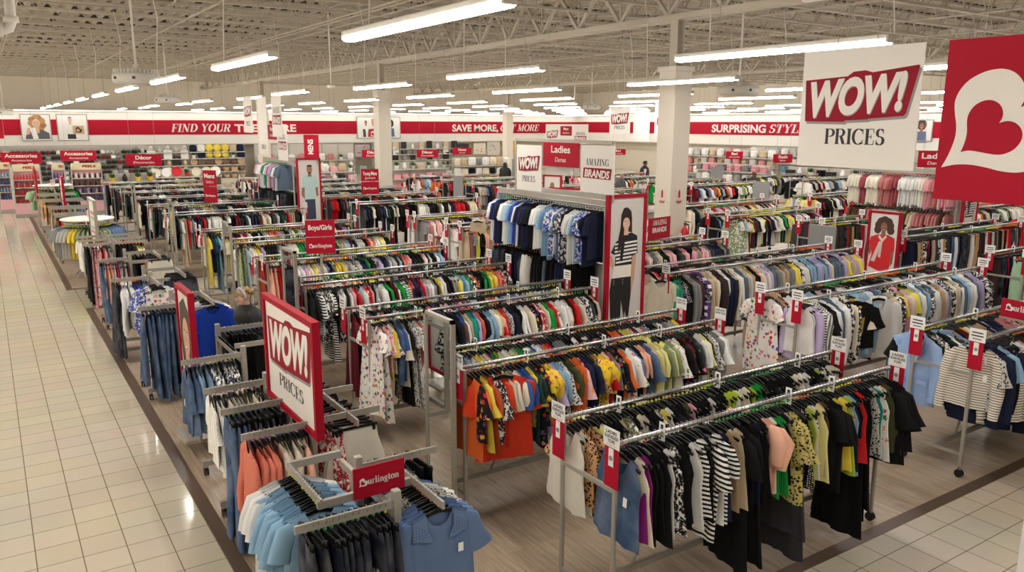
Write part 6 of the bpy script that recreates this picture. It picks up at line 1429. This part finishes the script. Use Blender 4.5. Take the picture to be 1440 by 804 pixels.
# ------------------------------------------------------------------ garments: individual ones, then the rest of each kind as one mass
CAM = Vector((0, 0, 3.4))
BASE = dict(puff_blouse='blouse', maxi_dress='dress', wide_jeans='jeans', long_skirt='skirt')
_MV = {}
MKMAT = [mat('size_ring_%s' % n, c, .4) for n, c in zip(('yellow', 'orange', 'green', 'pink', 'blue', 'white', 'black'), MARK)]
def gmesh(kind, var, cloth, joined, mk=0):
    k = (kind, var, cloth, joined, mk if joined else 0)
    if k in _MV: return _MV[k]
    me = garment_mesh(kind, var).copy(); me.name = kind; me.materials.clear(); me.materials.append(FAB[cloth])
    if joined:
        import bmesh
        hg = (CLIPH if kind in CLIP else HANGER).copy()
        for i in range(len(hg.polygons)): hg.polygons[i].material_index += 1
        bm = bmesh.new(); bm.from_mesh(me); bm.from_mesh(hg); bm.to_mesh(me); bm.free()
        for m in (BLACKPL, CHROME, MKMAT[mk]): me.materials.append(m)
    _MV[k] = me; return me
# lapels and flaps for jackets
LAP = []
for s in (-1, 1):
    m = MB(); P = [(s * .07, -.03, -.1), (s * .105, -.046, -.15), (s * .085, -.056, -.215), (s * .105, -.058, -.235), (s * .012, -.06, -.43), (s * .03, -.05, -.27)]
    m.add(P + [(a, b + .007, c) for a, b, c in P], [tuple(range(6)), tuple(range(6, 12))[::-1]] + [(i, (i + 1) % 6, 6 + (i + 1) % 6, 6 + i) for i in range(6)]); LAP.append(m.mesh('lapel', FAB['plain']))
FLAP = [MB().box((s * .13, -.05, -.58), (.12, .008, .045), bev=.003).mesh('pocket_flap', FAB['plain']) for s in (-1, 1)]
BUT = MB().lathe([(.001, .006), (.012, .005), (.013, 0)], 12); BUT.v = [(x, -.052 - z, y - .47) for x, y, z in BUT.v]; BUTM = BUT.mesh('button', cm(90, 80, 70))
YOKE = []
for s in (-1, 1):
    m = MB(); m.add([(s * .092, -.026, -.1), (s * .18, -.022, -.132), (s * .19, -.036, -.25), (s * .05, -.044, -.28), (s * .085, -.04, -.2)], [(0, 1, 2, 3, 4)]); YOKE.append(m.mesh('lace_yoke', FAB['lace']))
buckets = {}
for g in PLACED: buckets.setdefault(BASE.get(g[0], g[0]), []).append(g)
stuff = {}; count = {}; indiv = []
R2 = random.Random(21)
for bk, lst in buckets.items():
    lst.sort(key=lambda g: (Vector((g[2], g[3], g[4] - .4)) - CAM).length)
    indiv += lst[:MAXKIND]
    if len(lst) > MAXKIND: stuff[bk] = lst[MAXKIND:]
def across(g):      # place from left to right as seen from the camera
    return (g[2] * math.cos(.5822) - g[3] * math.sin(.5822)) / (g[2] * math.sin(.5822) + g[3] * math.cos(.5822))
indiv.sort(key=across)
for g in indiv:
    kind, c, x, y, z, rz, where, mk, sc = g
    words, col, cloth = CC[c]; d = (Vector((x, y, z)) - CAM).length; bk = BASE.get(kind, kind); var = R2.randint(0, 4)
    near = d < NEAR
    me = gmesh(kind, var, cloth, not near, MK[mk])
    o = link(bk, me, None, (x, y, z)); o.rotation_euler = (R2.uniform(-.05, .05), R2.uniform(-.04, .04), rz); o.scale = (sc, sc, sc); tint = R2.uniform(.93, 1.05); o.color = rgb(*[max(0, min(255, v * tint)) for v in col])
    lw = KIND[kind][2]; key = (where, words, lw); n = count.get(key, 0); count[key] = n + 1
    lab = '%s %s %s from left, %s' % (ordn(n), words.replace(' denim', '') if 'jeans' in lw else words, lw, where)
    tag(o, lab, KIND[kind][3], 'clothes on the ' + where)
    if near:
        h = link('hanger', CLIPH if kind in CLIP else HANGER, o); h.color = MARK[MK[mk]]
        if R2.random() < .4: link('price_tag', TAGM if R2.random() < .6 or kind in CLIP else TAGM2, o)
        if kind == 'jacket':
            for q in LAP + FLAP:
                p = link(q.name.split('.')[0], q, o); p.color = o.color
            link('button', BUTM, o)
        if kind == 'blouse' and c == 'dus':
            for q in YOKE: p = link('lace_yoke', q, o); p.color = o.color
# the remaining garments of each kind
def lod(kind):
    fn, kw, a, b = KIND[kind]; kw = dict(kw)
    if fn is g_top: kw.update(nu=10, nv=4); v, f = fn(3, **kw)
    elif fn is g_pants: kw.update(n=6, nv=4); v, f = fn(3, **kw)
    else: kw.update(nu=12, nv=4); v, f = fn(3, **kw)
    hv = np.array([(0, -.008, -.07), (.2, -.008, -.14), (-.2, -.008, -.14), (0, .008, -.07), (.2, .008, -.14), (-.2, .008, -.14), (-.003, 0, .02), (.003, 0, .02), (.003, 0, -.08), (-.003, 0, -.08)] + [(a2 * .012, b2 * .009, -.058 + c2 * .012) for a2 in (-1, 1) for b2 in (-1, 1) for c2 in (-1, 1)])
    hf = np.array([(0, 1, 4, 3), (0, 3, 5, 2), (1, 2, 5, 4), (6, 7, 8, 9)] + [tuple(10 + q for q in w) for w in ((0, 1, 3, 2), (4, 6, 7, 5), (0, 4, 5, 1), (2, 3, 7, 6), (1, 5, 7, 3))])
    cls = np.concatenate([np.zeros(len(v), int), np.array([1] * 6 + [2] * 4 + [3] * 8)])
    return np.concatenate([v, hv]), np.concatenate([f, hf + len(v)]), cls
for bk, lst in stuff.items():
    T = {}; VS = []; FS = []; CS = []; off = 0
    for kind, c, x, y, z, rz, where, mk, sc in lst:
        if kind not in T: T[kind] = lod(kind)
        v, f, cls = T[kind]; ca, sa = math.cos(rz), math.sin(rz)
        w = np.stack([x + (v[:, 0] * ca - v[:, 1] * sa) * sc, y + (v[:, 0] * sa + v[:, 1] * ca) * sc, z + v[:, 2] * sc], -1)
        pal = np.array([rgb(*CC[c][1]), rgb(16, 16, 18), rgb(190, 190, 190), MARK[MK[mk]]])
        VS.append(w); FS.append(f + off); CS.append(pal[cls]); off += len(v)
    V = np.concatenate(VS).astype(np.float32); Fq = np.concatenate(FS).astype(np.int32); Cc = np.concatenate(CS).astype(np.float32)
    me = bpy.data.meshes.new(bk); me.vertices.add(len(V)); me.vertices.foreach_set('co', V.ravel()); me.loops.add(Fq.size); me.loops.foreach_set('vertex_index', Fq.ravel())
    me.polygons.add(len(Fq)); me.polygons.foreach_set('loop_start', np.arange(0, Fq.size, 4, dtype=np.int32)); me.polygons.foreach_set('use_smooth', np.ones(len(Fq), bool))
    at = me.color_attributes.new('Col', 'FLOAT_COLOR', 'POINT'); at.data.foreach_set('color', Cc.ravel()); me.materials.append(ATTR); me.update(calc_edges=True)
    o = link('far_' + bk, me); o['kind'] = 'stuff'; tag(o, 'mass of small distant %s hanging on the far racks' % ('t-shirts' if bk == 't_shirt' else bk.replace('_', ' ') if bk.endswith('s') else bk.replace('_', ' ').replace('dress', 'dresse') + 's'), KIND[bk][3])
print('garments', len(PLACED), 'individual', len(indiv), {k: len(v) for k, v in buckets.items()})
# ------------------------------------------------------------------ camera and light
fpx, pit, yaw, rol = 1114.15, .20156, .5822, .00337
R = Vector((math.cos(yaw), -math.sin(yaw), 0)); Fw = Vector((math.sin(yaw), math.cos(yaw), 0)); U = Vector((0, 0, 1))
F2 = Fw * math.cos(pit) - U * math.sin(pit); U2 = U * math.cos(pit) + Fw * math.sin(pit)
R3 = R * math.cos(rol) + U2 * math.sin(rol); U3 = U2 * math.cos(rol) - R * math.sin(rol)
cd = bpy.data.cameras.new('camera'); cam = bpy.data.objects.new('camera', cd); COL.objects.link(cam)
cd.sensor_width = 36; cd.lens = fpx / 1440 * 36; cd.clip_start = .05; cd.clip_end = 200
M = Matrix(((R3.x, U3.x, -F2.x, 0), (R3.y, U3.y, -F2.y, 0), (R3.z, U3.z, -F2.z, 3.4), (0, 0, 0, 1))); cam.matrix_world = M
SC.camera = cam
wd = bpy.data.worlds.new('world'); SC.world = wd; wd.use_nodes = True
wd.node_tree.nodes['Background'].inputs[0].default_value = (1, .97, .92, 1); wd.node_tree.nodes['Background'].inputs[1].default_value = .3
vs_ = SC.view_settings; SC.display_settings.display_device = 'sRGB'; vs_.view_transform = 'Standard'; vs_.look = 'None'; vs_.gamma = 1; vs_.use_curve_mapping = False; vs_.exposure = EXPOSURE
